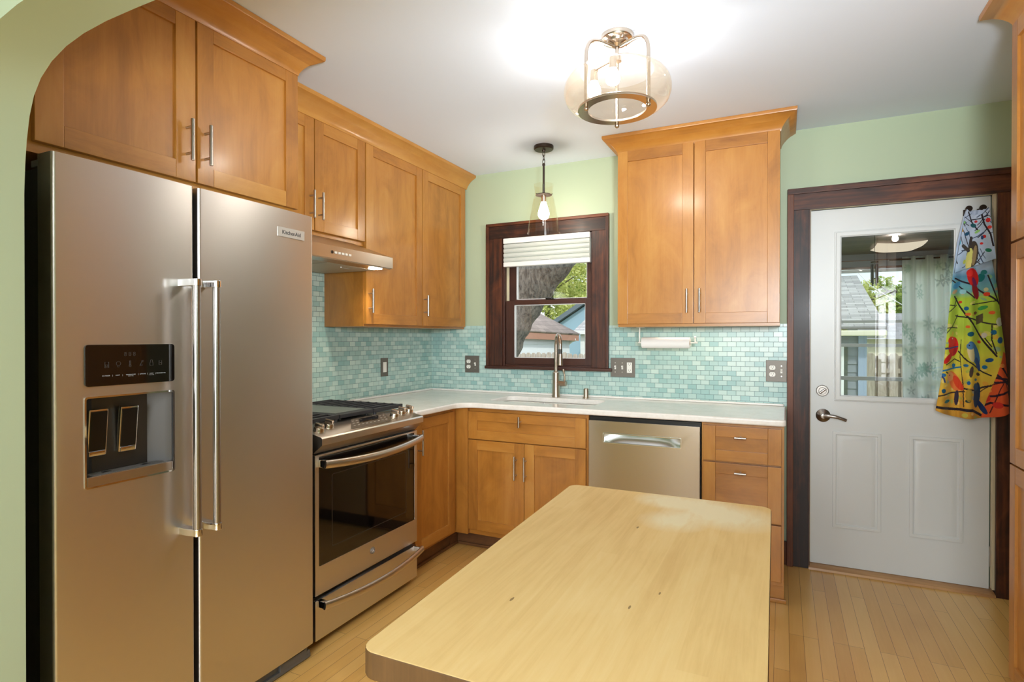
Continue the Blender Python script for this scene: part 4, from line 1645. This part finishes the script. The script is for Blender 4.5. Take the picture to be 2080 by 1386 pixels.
def paint_print(px, pz, flap):
    """printed cloth: bright ground with birds, twigs and leaves (px, pz run across and down the cloth)"""
    n = len(px)
    C = np.zeros((n, 3))
    stops = [(60, (196, 208, 232)), (250, (188, 204, 228)), (420, (176, 200, 226)), (470, (96, 150, 180)), (560, (110, 170, 170)), (600, (176, 206, 66)),
             (800, (186, 208, 72)), (930, (204, 206, 66)), (1060, (226, 200, 72)), (1180, (228, 176, 62)), (1330, (206, 150, 56))]
    ys = [s[0] for s in stops]
    for k in range(3):
        C[:, k] = np.interp(pz, ys, [L3(s[1])[k] for s in stops])
    rng = np.random.RandomState(5)
    wob = (np.sin(px * .05 + pz * .021) + np.sin(px * .023 - pz * .037 + 2) + np.sin(pz * .06 + 1.3)) / 3
    C *= (1 + .12 * wob)[:, None]

    def put(mask, c, a=1.0):
        C[mask] = C[mask] * (1 - a) + L3(c) * a

    def ell(x, y, rx, ry, c, rot=0, a=1.0):
        t = math.radians(rot)
        dx, dy = px - x, pz - y
        u, v = dx * math.cos(t) + dy * math.sin(t), -dx * math.sin(t) + dy * math.cos(t)
        put((u / rx) ** 2 + (v / ry) ** 2 < 1, c, a)

    def line(pts, w, c):
        for (x0, y0), (x1, y1) in zip(pts[:-1], pts[1:]):
            dx, dy = x1 - x0, y1 - y0
            t = np.clip(((px - x0) * dx + (pz - y0) * dy) / (dx * dx + dy * dy), 0, 1)
            d = np.hypot(px - x0 - t * dx, pz - y0 - t * dy)
            put(d < w, c)

    ink = (42, 34, 44)
    if flap:
        for k in range(46):
            x, y = rng.uniform(200, 470), rng.uniform(90, 470)
            a = rng.choice([-.9, -.65, .95, 1.2, -.35]) + rng.uniform(-.25, .25)
            l = rng.uniform(35, 100)
            line([(x, y), (x + l * math.cos(a) * .5, y + l * math.sin(a) * .5 + 6), (x + l * math.cos(a), y + l * math.sin(a))], rng.uniform(1.6, 3.2), rng.choice([0, 1]) and ink or (70, 86, 120))
        line([(375, 100), (390, 170), (425, 230), (440, 300)], 5, ink)
        line([(300, 90), (320, 150), (360, 210)], 4, ink)
        for x, y, rx, ry, c, r in ((290, 220, 18, 10, (34, 84, 120), -20), (330, 172, 18, 12, (30, 90, 100), 20), (353, 210, 17, 8, (150, 206, 120), -30), (388, 243, 12, 10, (200, 40, 40), 0),
                                   (378, 248, 8, 12, (36, 70, 120), 0), (374, 283, 9, 7, (214, 50, 46), 0), (412, 325, 20, 11, (40, 120, 90), 10), (270, 150, 12, 7, (130, 196, 110), 10),
                                   (412, 148, 14, 13, (214, 46, 50), 0), (420, 190, 13, 10, (220, 70, 60), 0), (258, 190, 9, 18, (190, 150, 70), -20), (242, 265, 10, 22, (70, 170, 200), 0),
                                   (425, 400, 22, 10, (60, 150, 110), -20), (275, 385, 8, 14, (196, 206, 90), 20), (345, 150, 9, 8, (196, 50, 60), 0)):
            ell(x, y, rx, ry, c, r)
        ell(322, 345, 33, 82, (66, 58, 50), 8)
        ell(305, 370, 20, 66, (214, 212, 120), 10)
        ell(335, 350, 11, 60, (150, 130, 92), 8)
        line([(312, 280), (318, 245)], 9, (60, 54, 54))
        line([(268, 292), (300, 318)], 11, (74, 70, 66))
        ell(304, 405, 14, 30, (226, 214, 130), 5)
    else:
        for k in range(120):
            x, y = rng.uniform(80, 530), rng.uniform(430, 1330)
            c = [(200, 214, 90), (236, 190, 70), (150, 190, 90), (96, 160, 170), (232, 150, 60), (244, 224, 140)][rng.randint(6)]
            ell(x, y, rng.uniform(6, 20), rng.uniform(5, 14), c, rng.uniform(-40, 40), .55)
        for pts, w in (([(225, 590), (310, 720), (400, 850), (462, 945)], 5), ([(235, 705), (300, 715), (430, 755), (495, 765)], 4), ([(105, 1192), (200, 1172), (285, 1160)], 4),
                       ([(150, 903), (245, 890)], 4), ([(255, 920), (300, 975), (400, 1040), (440, 1060)], 4), ([(165, 782), (205, 775), (245, 778)], 3), ([(270, 1140), (350, 1152), (440, 1120)], 5),
                       ([(190, 640), (225, 645), (240, 600)], 3), ([(100, 1255), (200, 1268), (330, 1270), (440, 1320)], 8), ([(440, 760), (440, 850), (462, 930)], 3), ([(405, 830), (440, 890)], 3),
                       ([(230, 480), (330, 520), (440, 600), (490, 640)], 5), ([(330, 640), (400, 630), (470, 620)], 3), ([(420, 470), (450, 560), (480, 640)], 4), ([(165, 1000), (230, 965), (262, 980)], 3),
                       ([(270, 850), (262, 950), (280, 1100), (280, 1250)], 2.2), ([(210, 490), (300, 560), (345, 600)], 4), ([(180, 690), (240, 640)], 2.5), ([(155, 830), (215, 760), (250, 700)], 2.5)):
            line(pts, w, ink)
        line([(130, 1040), (200, 1024), (264, 1014)], 5, (30, 120, 170))
        for x, y, rx, ry, c, r in ((265, 622, 12, 8, (214, 60, 40), 0), (299, 662, 13, 12, (30, 100, 150), 0), (307, 697, 14, 9, (228, 110, 50), 0), (395, 660, 28, 12, (70, 160, 80), -15),
                                   (440, 690, 16, 10, (230, 100, 46), 0), (306, 772, 12, 9, (232, 110, 46), 0), (322, 816, 20, 14, (24, 92, 116), -10), (377, 862, 13, 9, (206, 50, 46), 15),
                                   (415, 580, 16, 12, (224, 70, 40), 0), (412, 1012, 14, 12, (26, 110, 160), 0), (222, 1004, 14, 12, (30, 110, 170), 0), (295, 1004, 12, 9, (40, 110, 160), 0),
                                   (352, 1087, 10, 8, (40, 110, 150), 0), (306, 1107, 10, 12, (30, 100, 160), 0), (150, 1158, 14, 14, (24, 90, 130), 0), (150, 1062, 13, 11, (40, 110, 170), 0),
                                   (178, 1222, 22, 10, (24, 110, 120), -15), (303, 1215, 16, 10, (34, 60, 60), 0), (482, 852, 16, 20, (30, 90, 150), 20), (449, 806, 14, 14, (30, 100, 140), 0),
                                   (406, 823, 14, 16, (214, 206, 196), 20), (432, 970, 18, 12, (24, 80, 140), -20), (370, 1055, 14, 10, (60, 50, 60), 20), (480, 745, 20, 26, (226, 232, 214), 0),
                                   (385, 480, 20, 26, (20, 110, 110), 20), (350, 690, 12, 9, (120, 80, 50), -30), (400, 450, 16, 14, (40, 120, 120), 0), (240, 520, 16, 30, (70, 140, 180), 50), (280, 560, 20, 14, (150, 200, 210), 0)):
            ell(x, y, rx, ry, c, r)
        put((abs(px - 378) < 22) & (abs(pz - 726 + (px - 378) * .4) < 26), (96, 84, 58))
        # flower-like red corner
        edge = 400 + (1290 - pz) * .27
        red = (px > np.maximum(edge, 372)) & (pz > 905 + np.abs(px - 492) * 1.1)
        put(red, (224, 92, 46))
        for k in range(9):
            a = -2.9 + k * .32
            line([(505, 1085), (505 + 70 * math.cos(a), 1085 - 90 * math.sin(a) * .6), (505 + 190 * math.cos(a), 1085 - 210 * math.sin(a))], 2.5, (60, 24, 34)) if k % 2 else None
        sv = C.copy()
        for pts in ([(400, 1060), (450, 1070), (530, 1080)], [(420, 1010), (470, 1060), (530, 1110)], [(460, 950), (490, 1010), (525, 1060)], [(390, 1130), (450, 1100), (530, 1090)],
                    [(370, 1200), (450, 1180), (525, 1150)], [(380, 1260), (440, 1220), (528, 1230)]):
            line(pts, 6, (52, 26, 44))
        C[~red] = sv[~red]
        for x, y, r in ((410, 1195, 30), (470, 1230, 24), (490, 1000, 16), (430, 1150, 14)):
            m_ = red & ((px - x) ** 2 + ((pz - y) * 1.3) ** 2 < r * r)
            put(m_, (238, 140, 70) if r < 20 else (206, 50, 40))
        # birds
        ell(338, 478, 33, 58, (206, 34, 32), -12); ell(352, 560, 20, 50, (150, 34, 40), -14); ell(318, 450, 18, 22, (228, 52, 44)); ell(345, 505, 12, 30, (120, 40, 90), -20)
        ell(217, 890, 37, 58, (222, 40, 36), 6); ell(205, 858, 26, 28, (232, 52, 44)); ell(180, 962, 16, 40, (206, 34, 34), 40); ell(232, 915, 12, 30, (180, 30, 44), 15)
        line([(165, 905), (250, 890)], 4, (60, 70, 130)); ell(210, 842, 4, 4, (250, 220, 200))
        ell(345, 930, 30, 76, (66, 118, 178), -22); ell(322, 925, 20, 58, (226, 212, 160), -10); ell(318, 888, 21, 20, (84, 136, 186)); ell(368, 995, 14, 44, (40, 76, 150), -18)
        ell(322, 1040, 12, 34, (80, 66, 60), 10); ell(312, 884, 3.5, 3.5, (20, 20, 26))
        ell(228, 1100, 34, 66, (236, 128, 66), -28); ell(198, 1072, 25, 28, (240, 170, 110)); ell(252, 1110, 20, 50, (226, 74, 40), -30); ell(244, 1200, 14, 46, (60, 50, 70), 4)
        line([(176, 1050), (166, 1044)], 4, (70, 60, 60)); ell(192, 1064, 4, 4, (40, 40, 50))
        ell(362, 1178, 26, 76, (28, 62, 104), 6); ell(396, 1250, 16, 50, (26, 50, 96), -35); ell(352, 1130, 18, 22, (40, 84, 130)); ell(308, 1180, 20, 40, (166, 140, 50), 0, .8)
        line([(130, 1060), (150, 1082), (156, 1104)], 5, (40, 66, 130))
    return C


def cloth(name, nu, nv, fn, parent, flap, mat):
    S, T = np.meshgrid(np.linspace(0, 1, nu + 1), np.linspace(0, 1, nv + 1), indexing='ij')
    X, Y, Z = fn(S, T)
    C = paint_print(215 + (X.ravel() - 3.211) * 1467, 80 + (1.955 - Z.ravel()) * 1173, flap)
    off = ROOT[parent.name]
    V = np.stack([X.ravel() - off.x, Y.ravel() - off.y, Z.ravel() - off.z], 1)
    idx = np.arange((nu + 1) * (nv + 1)).reshape(nu + 1, nv + 1)
    F = np.stack([idx[:-1, :-1], idx[1:, :-1], idx[1:, 1:], idx[:-1, 1:]], -1).reshape(-1, 4)
    me = bpy.data.meshes.new(name)
    me.from_pydata(V.tolist(), [], F.tolist())
    at = me.color_attributes.new('print', 'FLOAT_COLOR', 'POINT')
    at.data.foreach_set('color', np.concatenate([C, np.ones((len(C), 1))], 1).astype(np.float32).ravel())
    me.shade_smooth()
    me.materials.append(mat)
    o = bpy.data.objects.new(name, me)
    col.objects.link(o)
    o.parent = parent
    ROOT[o.name] = off
    sd = o.modifiers.new('thickness', 'SOLIDIFY')
    sd.thickness = .0012
    return o


ap = thing('kitchen_apron', 'colourful bird-print apron hanging from hooks on the back door', 'apron', (3.28, -.03, .9))
dye = dyed('printed_cotton', .8)


def body_fn(S, T):
    bot = .897 + .042 * (2 * S - .95) ** 2 * np.where(S < .5, 1, .85)
    Z = 1.958 + (bot - 1.958) * T
    l, r = lerp_tab(LEFT, Z), lerp_tab(RIGHT, Z)
    X = l + (r - l) * S
    amp = .005 + .024 * np.clip((T - .25) / .6, 0, 1)
    fold = np.sin(2 * PI * (2.35 * S + .12) + .5 * np.sin(T * 3)) * amp
    crease = .018 * np.exp(-((S - .30 - .05 * T) / .035) ** 2) * np.clip((T - .35) * 2, 0, 1)
    base = -.012 - .03 * np.clip((X - 3.30) / .1, 0, 1.2) - .012 * T
    step = -.016 / (1 + np.exp((S - .31 - .05 * T) / .006)) * np.clip((T - .38) * 3, 0, 1)
    return X, base - fold + crease + step, Z


def flap_fn(S, T):
    l0, r0 = 3.252 + 0 * S, 3.352 + 0 * S
    zt = 1.962 - .03 * np.sin(PI * S) ** 2 - .012 * np.abs(np.sin(2 * PI * S))
    zb = 1.640 + .062 * S
    Z = zt + (zb - zt) * T
    l = 3.262 - .052 * T ** .9
    r = 3.348 + .026 * T ** .8
    X = l + (r - l) * S
    Y = -.052 - .03 * np.clip((X - 3.31) / .08, 0, 1.2) - .006 * np.sin(2 * PI * (1.6 * S + .2)) * (.4 + T) + .010 * (1 - T)
    return X, Y, Z


cloth('skirt', 200, 600, body_fn, ap, False, dye)
cloth('bib_flap', 150, 220, flap_fn, ap, True, dye)

# ================================================================== ENCLOSED PORCH BEYOND THE DOOR
porch_ceiling = wood('porch_ceiling_boards', (128, 118, 112), (104, 96, 92), (80, 72, 70), .5, .1, .5, .5)
porch_grey = paint('porch_grey_paint', (150, 154, 154), .6, .05)
m = MB()
m.box(1.7, 4.9, .142, 2.75, -.3, -.12)
struct('floor_porch', m, plain('porch_floor_grey', (130, 128, 124), .6))
m = MB()
for k in range(18):
    y = .142 + k * .145
    m.box(1.7, 4.9, y, y + .141, 2.095, 2.13, .003, grain='x')
struct('ceiling_porch', m, porch_ceiling)
m = MB()
m.box(1.7, 4.9, 2.6, 2.68, 1.972, 2.095, grain='x')
m.box(1.7, 4.9, 2.6, 2.68, -.12, .74, grain='x')
m.box(1.7, 4.9, 2.40, 2.49, .72, .74, .003, grain='x')
m.box(1.7, 2.62, 2.6, 2.68, .74, 1.972)
m.box(4.3, 4.9, 2.6, 2.68, .74, 1.972)
struct('wall_porch', m, porch_grey)
m = MB()
m.box(1.7, 4.9, 2.585, 2.6, 2.03, 2.036, grain='x')
m.box(1.7, 4.9, 2.588, 2.6, 1.952, 1.974, .002, grain='x')
struct('trim_5', m, redwood, 'brown strip along the porch window head')
m = MB()
m.box(1.62, 1.7, .142, 2.68, -.12, 2.095)
m.box(4.9, 4.98, .142, 2.68, -.12, 2.095)
struct('wall_porch_side', m, porch_grey)
pw = thing('window_2', 'white porch window with three thin horizontal bars', 'window', (3.46, 2.64, .74), kind='structure')
m = MB()
for z0, z1 in ((1.448, 1.474), (1.222, 1.252), (.906, .942)):
    m.box(2.62, 4.3, 2.61, 2.635, z0, z1, .003, grain='x')
m.box(2.62, 4.3, 2.605, 2.66, 1.925, 1.952, .002, grain='x')
m.box(2.62, 4.3, 2.605, 2.66, .74, .752, .002, grain='x')
m.box(2.62, 2.665, 2.605, 2.66, .752, 1.925, .002)
m.box(4.255, 4.3, 2.605, 2.66, .752, 1.925, .002)
obj('frame', m, white_trim, pw)
m = MB()
m.box(2.66, 4.26, 2.637, 2.641, .75, 1.93)
obj('pane', m, clear, pw)
# porch ceiling lamp
pl_ = thing('porch_lamp', 'square frosted glass ceiling lamp in the porch', 'ceiling light', (3.29, 2.06, 2.094))
m = MB()
m.cyl((3.29, 2.06, 2.094), (3.29, 2.06, 2.05), .05, n=24)
obj('base', m, bronze, pl_)
m = MB()


def dish(u, v):
    a, b = u * 2 - 1, v * 2 - 1
    z = 2.040 + .035 * max(abs(a), abs(b)) ** 2.2 + .012 * (a * a * b * b)
    return (3.29 + a * .17, 2.06 + b * .2, z)


m.grid(dish, 24, 24)
o = obj('glass', m, glow('lit_frosted_glass', (1, .86, .66, 1), .8), pl_, 'lit frosted glass dish')
o.modifiers.new('thickness', 'SOLIDIFY').thickness = .005
m = MB()
m.sphere((3.193, 1.526, 2.064), .021)
m.cyl((3.193, 1.526, 2.094), (3.193, 1.526, 2.08), .014, n=14)
obj('bulb', m, glow('porch_bulb_glow', (1, .95, .9, 1), 90), pl_, 'bright round porch bulb')
# wind chime
wc = thing('wind_chime', 'dark metal wind chime hanging in the porch', 'wind chime', (3.02, 1.2, 2.09))
m = MB()
m.cyl((3.02, 1.2, 2.094), (3.02, 1.2, 1.86), .0015, n=6)
m.cyl((3.02, 1.2, 1.86), (3.02, 1.2, 1.852), .024, n=20)
m.cyl((3.02, 1.2, 1.852), (3.02, 1.2, 1.70), .0012, n=6)
m.cyl((3.02, 1.2, 1.74), (3.02, 1.2, 1.734), .016, n=16)
obj('top_plate', m, bronze, wc)
for k in range(6):
    a = k * PI / 3
    x, y = 3.02 + .02 * math.cos(a), 1.2 + .02 * math.sin(a)
    m = MB()
    m.cyl((x, y, 1.84), (x, y, 1.705 - .01 * (k % 3)), .0045, n=10)
    m.cyl((x, y, 1.853), (x, y, 1.84), .0008, n=6)
    obj('chime_tube', m, grey_plastic, wc)
# curtain
cu = thing('curtain', 'pale leaf-patterned curtain gathered on a rod at the porch window', 'curtain', (3.62, 2.5, .5))
NU, NV = 150, 170
S, T = np.meshgrid(np.linspace(0, 1, NU + 1), np.linspace(0, 1, NV + 1), indexing='ij')
Z = 2.045 - T * 1.45
Xl = 3.402 + .012 * T - .004
X = Xl + (.60 + .03 * T) * S
top = np.clip(1 - T * 9, 0, 1)
Y = 2.535 + (.022 + .012 * T) * np.sin(2 * PI * 5.3 * S + .8 * np.sin(3 * T)) + .012 * np.sin(2 * PI * 12 * S + 1) * (1 - T * .6)
px, pz = S.ravel() * .95, T.ravel() * 1.45
C = np.zeros((len(px), 3)) + L3((238, 242, 236))
rng = np.random.RandomState(3)
for k in range(64):
    x, z = rng.uniform(0, .95), rng.uniform(0, 1.45)
    c = L3([(150, 184, 172), (176, 200, 190), (166, 176, 172), (190, 206, 198)][rng.randint(4)])
    nl = rng.randint(5, 9)
    a0 = rng.uniform(0, 6)
    R0 = rng.uniform(.035, .065)
    for j in range(nl):
        a = a0 + j * 2 * PI / nl
        dx, dz = px - x - math.cos(a) * R0 * .62, pz - z - math.sin(a) * R0 * .62
        u, v = dx * math.cos(a) + dz * math.sin(a), -dx * math.sin(a) + dz * math.cos(a)
        mk = (u / (R0 * .5)) ** 2 + (v / (R0 * .17)) ** 2 < 1
        C[mk] = C[mk] * .35 + c * .65
off = ROOT[cu.name]
idx = np.arange((NU + 1) * (NV + 1)).reshape(NU + 1, NV + 1)
F = np.stack([idx[:-1, :-1], idx[1:, :-1], idx[1:, 1:], idx[:-1, 1:]], -1).reshape(-1, 4)
me = bpy.data.meshes.new('panel')
me.from_pydata(np.stack([X.ravel() - off.x, Y.ravel() - off.y, Z.ravel() - off.z], 1).tolist(), [], F.tolist())
at_ = me.color_attributes.new('print', 'FLOAT_COLOR', 'POINT')
at_.data.foreach_set('color', np.concatenate([C, np.ones((len(C), 1))], 1).astype(np.float32).ravel())
me.shade_smooth()
me.materials.append(dyed('curtain_sheer', .8, .6))
o = bpy.data.objects.new('panel', me)
col.objects.link(o)
o.parent = cu
m = MB()
m.cyl((3.3, 2.535, 2.02), (4.3, 2.535, 2.02), .007, n=12)
for x in (3.45, 4.2):
    m.cyl((x, 2.535, 2.02), (x, 2.6, 2.02), .004, n=8)
obj('rod', m, bronze, cu)
m = MB()
m.lathe([(0, 0), (.045, 0), (.055, .018), (.05, .018), (.042, .006), (0, .006)], (3.32, 2.45, .7405), 24, M=Matrix.Diagonal((1.3, .7, 1.9, 1)))
obj('ledge_dish', m, plain('moss_green', (96, 120, 40), .4), None, 'small green dish on the porch window ledge', 'dish')

# ================================================================== OUTDOORS
GZ = -.75
m = MB()
m.box(-40, 40, 3.2, 60, GZ - .3, GZ)
struct('ground', m, grained('lawn', (104, 128, 60), (140, 156, 84), 3))
bark = grained('bark', (24, 21, 19), (132, 122, 110), 22, .95, (1.5, 1, .5), 1.0)
tr = thing('tree', 'big leaning tree trunk close outside the kitchen window', 'tree', (-1.35, 3.0, GZ))
m = MB()
trunk = smooth([(-1.35, 3.0, GZ - .1), (-1.22, 3.0, .3), (-1.06, 3.0, 1.0), (-.88, 3.0, 1.45), (-.62, 3.0, 1.85), (-.30, 3.0, 2.25), (.15, 3.05, 2.75), (.7, 3.1, 3.5)], 6)
m.tube(trunk, [.36 - .0014 * i + .012 * math.sin(i * 1.7) for i in range(len(trunk))], 20)
obj('trunk', m, bark, tr)

roof_brown = shingles('brown_grey_shingles', (176, 158, 148), (150, 134, 126), (120, 106, 100), .28, .14)
roof_light = shingles('pale_grey_shingles', (186, 184, 182), (150, 148, 148), (118, 116, 116), .3, .12)
roof_grey = shingles('grey_shingles', (150, 148, 150), (132, 130, 132), (110, 108, 110), .3, .14)
white_siding = paint('white_siding', (226, 230, 230), .6, .03)


def clap(m, p0, p1, z0, z1, step, mat=0, t=.02):
    """lapped siding between two plan points, facing the right of p0->p1"""
    d = Vector((p1[0] - p0[0], p1[1] - p0[1], 0))
    n = Vector((d.y, -d.x, 0)).normalized()
    z = z0
    while z < z1 - 1e-4:
        zt = min(z + step, z1)
        a, b = Vector((p0[0], p0[1], z)), Vector((p1[0], p1[1], z))
        up = Vector((0, 0, zt - z))
        m.poly3([a + n * t, b + n * t, b + up + n * .004, a + up + n * .004, a - n * .05, b - n * .05, b + up - n * .05, a + up - n * .05],
                [(0, 1, 2, 3), (0, 4, 5, 1), (3, 2, 6, 7), (0, 3, 7, 4), (1, 5, 6, 2), (4, 7, 6, 5)], mat)
        z = zt


ga = thing('garage', 'white garage with brown-grey shingle roof seen through the kitchen window', 'garage', (-3.5, 8.5, GZ))
E0, E1, E2, E3 = (-2.30, 3.7, 1.47), (-2.186, 6.0, 1.44), (-2.09, 9.6, 1.36), (-5.0, 9.9, 1.36)
R2, R1 = (-3.23, 8.6, 2.08), (-3.3, 3.9, 2.22)
m = MB()
m.poly3([E0, E2, R2, R1], [(0, 1, 2, 3)], grain='y')
m.poly3([E2, E3, R2], [(0, 1, 2)], grain='x')
o = obj('roof', m, roof_brown, ga)
o.modifiers.new('thickness', 'SOLIDIFY').thickness = .05
m = MB()
for a, b in ((E0, E2), (E2, E3)):
    a_, b_ = Vector(a), Vector(b)
    m.poly3([a_, b_, b_ - Vector((0, 0, .13)), a_ - Vector((0, 0, .13)), a_ + Vector((-.03, 0, -.02)), b_ + Vector((-.03, 0, -.02)), b_ + Vector((-.03, 0, -.13)), a_ + Vector((-.03, 0, -.13))],
            [(0, 1, 2, 3), (4, 7, 6, 5), (0, 4, 5, 1), (3, 2, 6, 7), (0, 3, 7, 4), (1, 5, 6, 2)])
obj('fascia', m, plain('rust_fascia', (176, 128, 104), .6), ga, 'rust brown fascia board')
m = MB()
clap(m, (-2.4, 3.9), (-2.24, 9.3), GZ, 1.36, .24)
m.box(-4.9, -2.3, 9.2, 9.3, GZ, 1.36)
obj('wall', m, white_siding, ga)
m = MB()
m.tube(smooth([(-2.42, 9.3, .8), (-2.36, 9.32, 1.05), (-2.22, 9.36, 1.22), (-2.1, 9.4, 1.27)]), .05, 8)
obj('bracket', m, white_trim, ga, 'curved white bracket')

bh = thing('house', 'blue house with dark gable edge beyond the garage', 'house', (-2.2, 14.5, GZ))
m = MB()
m.prism([(-4.7, GZ), (-.2, GZ), (-.2, 1.9), (-2.4, 2.95), (-4.7, 1.52)], 'y', 14, 16.5)
obj('wall', m, paint('blue_siding', (150, 178, 194), .7, .04), bh)
m = MB()
for a, b in (((-4.9, 1.42), (-2.4, 3.0)), ((-2.4, 3.0), (.1, 1.7))):
    m.prism([a, b, (b[0], b[1] + .16), (a[0], a[1] + .16)], 'y', 13.8, 16.7)
obj('roof', m, plain('dark_roof_edge', (98, 108, 116), .7), bh)
m = MB()
m.prism([(11, 1.50), (14, 2.5), (14, 2.42), (11, 1.42)], 'x', -2.72, -.4, grain='x')
obj('porch_roof', m, roof_light, bh)
m = MB()
m.box(-2.74, -.4, 10.94, 11.02, 1.40, 1.5)
for x in (-2.5, -.6):
    m.box(x - .06, x + .06, 11.1, 11.22, GZ, 1.42)
obj('gutter', m, white_trim, bh)


def fence(label, x0, x1, y, z1, pw_, gap, back=False):
    f = thing('fence', label, 'fence', ((x0 + x1) / 2, y, GZ))
    fm = grained('weathered_fence' + label[:6], (150, 136, 122), (196, 184, 170), 5, .9, (6, 6, .8), .3)
    m = MB()
    x = x0
    while x < x1:
        h = random.uniform(-.015, .015)
        m.prism([(x, GZ), (x + pw_, GZ), (x + pw_, z1 - .03 + h), (x + pw_ * .75, z1 + h), (x + pw_ * .25, z1 + h), (x, z1 - .03 + h)], 'y', y, y + .02)
        if back:
            m.box(x + pw_ - .02, x + pw_ + gap + .02, y + .06, y + .08, GZ, z1 - .04)
        x += pw_ + gap
    obj('pickets', m, fm, f)
    m = MB()
    for z in (GZ + .35, z1 - .32):
        m.box(x0, x1, y + .02, y + .06, z - .045, z + .045, grain='x')
    obj('rail', m, fm, f)
    return f


fence('weathered picket fence in front of the white garage', -2.2, .6, 6.0, 1.03, .088, .014)
fence('tan shadowbox fence beside the grey-blue house', 3.86, 7.2, 9.0, 1.005, .135, .05, True)

nh = thing('house', 'grey-blue clapboard house with pale shingle roof outside the porch', 'house', (2.5, 9, GZ))
m = MB()
m.poly3([(.2, 7, 1.44), (3.9, 7, 1.44), (3.9, 11, 2.64), (.2, 11, 2.64)], [(0, 1, 2, 3)], grain='x')
o = obj('roof', m, roof_light, nh)
o.modifiers.new('thickness', 'SOLIDIFY').thickness = .05
m = MB()
m.box(.2, 3.9, 6.9, 7.02, 1.335, 1.425, .02, grain='x')
m.box(3.86, 3.9, 7.0, 11, 1.30, 1.36)
obj('gutter', m, plain('cream_gutter', (216, 210, 186), .5), nh)
m = MB()
clap(m, (.4, 7.25), (3.54, 7.25), GZ, 1.33, .135)
m.box(.4, 3.55, 7.3, 10.8, GZ, 1.36)
obj('wall', m, paint('grey_blue_siding', (132, 138, 146), .7, .04), nh)
m = MB()
m.box(3.54, 3.66, 7.2, 7.32, GZ, 1.34)
obj('corner_trim', m, plain('blue_trim', (150, 164, 186), .6), nh)
m = MB()
m.box(2.9, 3.335, 7.19, 7.28, .2, 1.16)
m.box(3.335, 3.39, 7.2, 7.27, .2, 1.19, mat=1)
obj('window', m, [white_trim, plain('dark_shutter', (70, 76, 72), .6)], nh)
fh = thing('house', 'beige house with plain grey roof far behind the fence', 'house', (6, 15, GZ))
m = MB()
m.prism([(14, 1.27), (16.2, 2.02), (18.4, 1.27)], 'x', 4.3, 8.5, grain='x')
obj('roof', m, roof_grey, fh)
m = MB()
m.box(4.5, 8.4, 14.3, 18.1, GZ, 1.28)
obj('wall', m, paint('beige_siding', (226, 214, 196), .7, .04), fh)
m = MB()
m.tube([(3.2, 9.5, 3.3), (4.055, 10, 2.36), (4.602, 10, 1.95), (5.2, 10.2, 1.7)], .008, 6)
obj('utility_wire', m, white_trim, None, 'pale service wire slanting down before the trees', 'wire')


def leafy(label, x, y, zc, rx, rz, n, mat, seed, sz=.16):
    rnd = random.Random(seed)
    t = thing('tree', label, 'tree', (x, y, GZ))
    m = MB()
    m.tube(smooth([(x, y, GZ), (x + .1, y, zc * .5), (x, y, zc)]), [.22, .21, .2, .19, .18, .17, .16, .15, .14, .13, .12, .1, .08], 10)
    for k in range(7):
        a = rnd.uniform(0, 6.28)
        m.tube([(x, y, zc - rz * .3), (x + math.cos(a) * rx * .4, y + math.sin(a) * rx * .4, zc + rnd.uniform(-.1, .5) * rz),
                (x + math.cos(a) * rx * .8, y + math.sin(a) * rx * .8, zc + rnd.uniform(0, .7) * rz)], [.07, .045, .02], 6)
    obj('trunk', m, bark, t)
    V, F = [], []
    cl_ = []
    while len(cl_) < 60:
        q = Vector((rnd.uniform(-1, 1), rnd.uniform(-1, 1), rnd.uniform(-1, 1)))
        if q.length < 1:
            cl_.append(q * .84)
    for k in range(n):
        c = rnd.choice(cl_)
        p = Vector((x + rx * (c[0] + rnd.uniform(-.16, .16)), y + rx * (c[1] + rnd.uniform(-.16, .16)), zc + rz * (c[2] + rnd.uniform(-.16, .16))))
        u = Vector((rnd.uniform(-1, 1), rnd.uniform(-1, 1), rnd.uniform(-.6, .6))).normalized()
        w = u.cross(Vector((rnd.uniform(-1, 1), rnd.uniform(-1, 1), rnd.uniform(-1, 1)))).normalized()
        s_ = sz * rnd.uniform(.6, 1.3)
        i = len(V)
        V += [p - u * s_, p + w * s_ * .45, p + u * s_, p - w * s_ * .45]
        F.append((i, i + 1, i + 2, i + 3))
    me = bpy.data.meshes.new('foliage')
    me.from_pydata([tuple(v - ROOT[t.name]) for v in V], [], F)
    me.materials.append(mat)
    o = bpy.data.objects.new('foliage', me)
    col.objects.link(o)
    o.parent = t


lf1 = leafmat('yellow_green_leaves', (176, 186, 104), (220, 220, 150))
lf2 = leafmat('green_leaves', (122, 152, 78), (184, 196, 108))
leafy('yellow-green tree behind the garage roof', -7.6, 21, 3.9, 2.9, 3.3, 20000, lf1, 1, .085)
leafy('darker green tree farther behind the yellow-green tree over the garage', -8.2, 28.5, 4.6, 4.2, 4.0, 16000, lf2, 2, .1)
leafy('leafy tree behind the pale shingle roof', 4.9, 20.6, 2.3, 1.35, 1.2, 9000, lf1, 4, .075)
leafy('green tree above the beige house roof', 6.9, 24, 2.6, 1.8, 1.4, 9000, lf2, 5, .08)
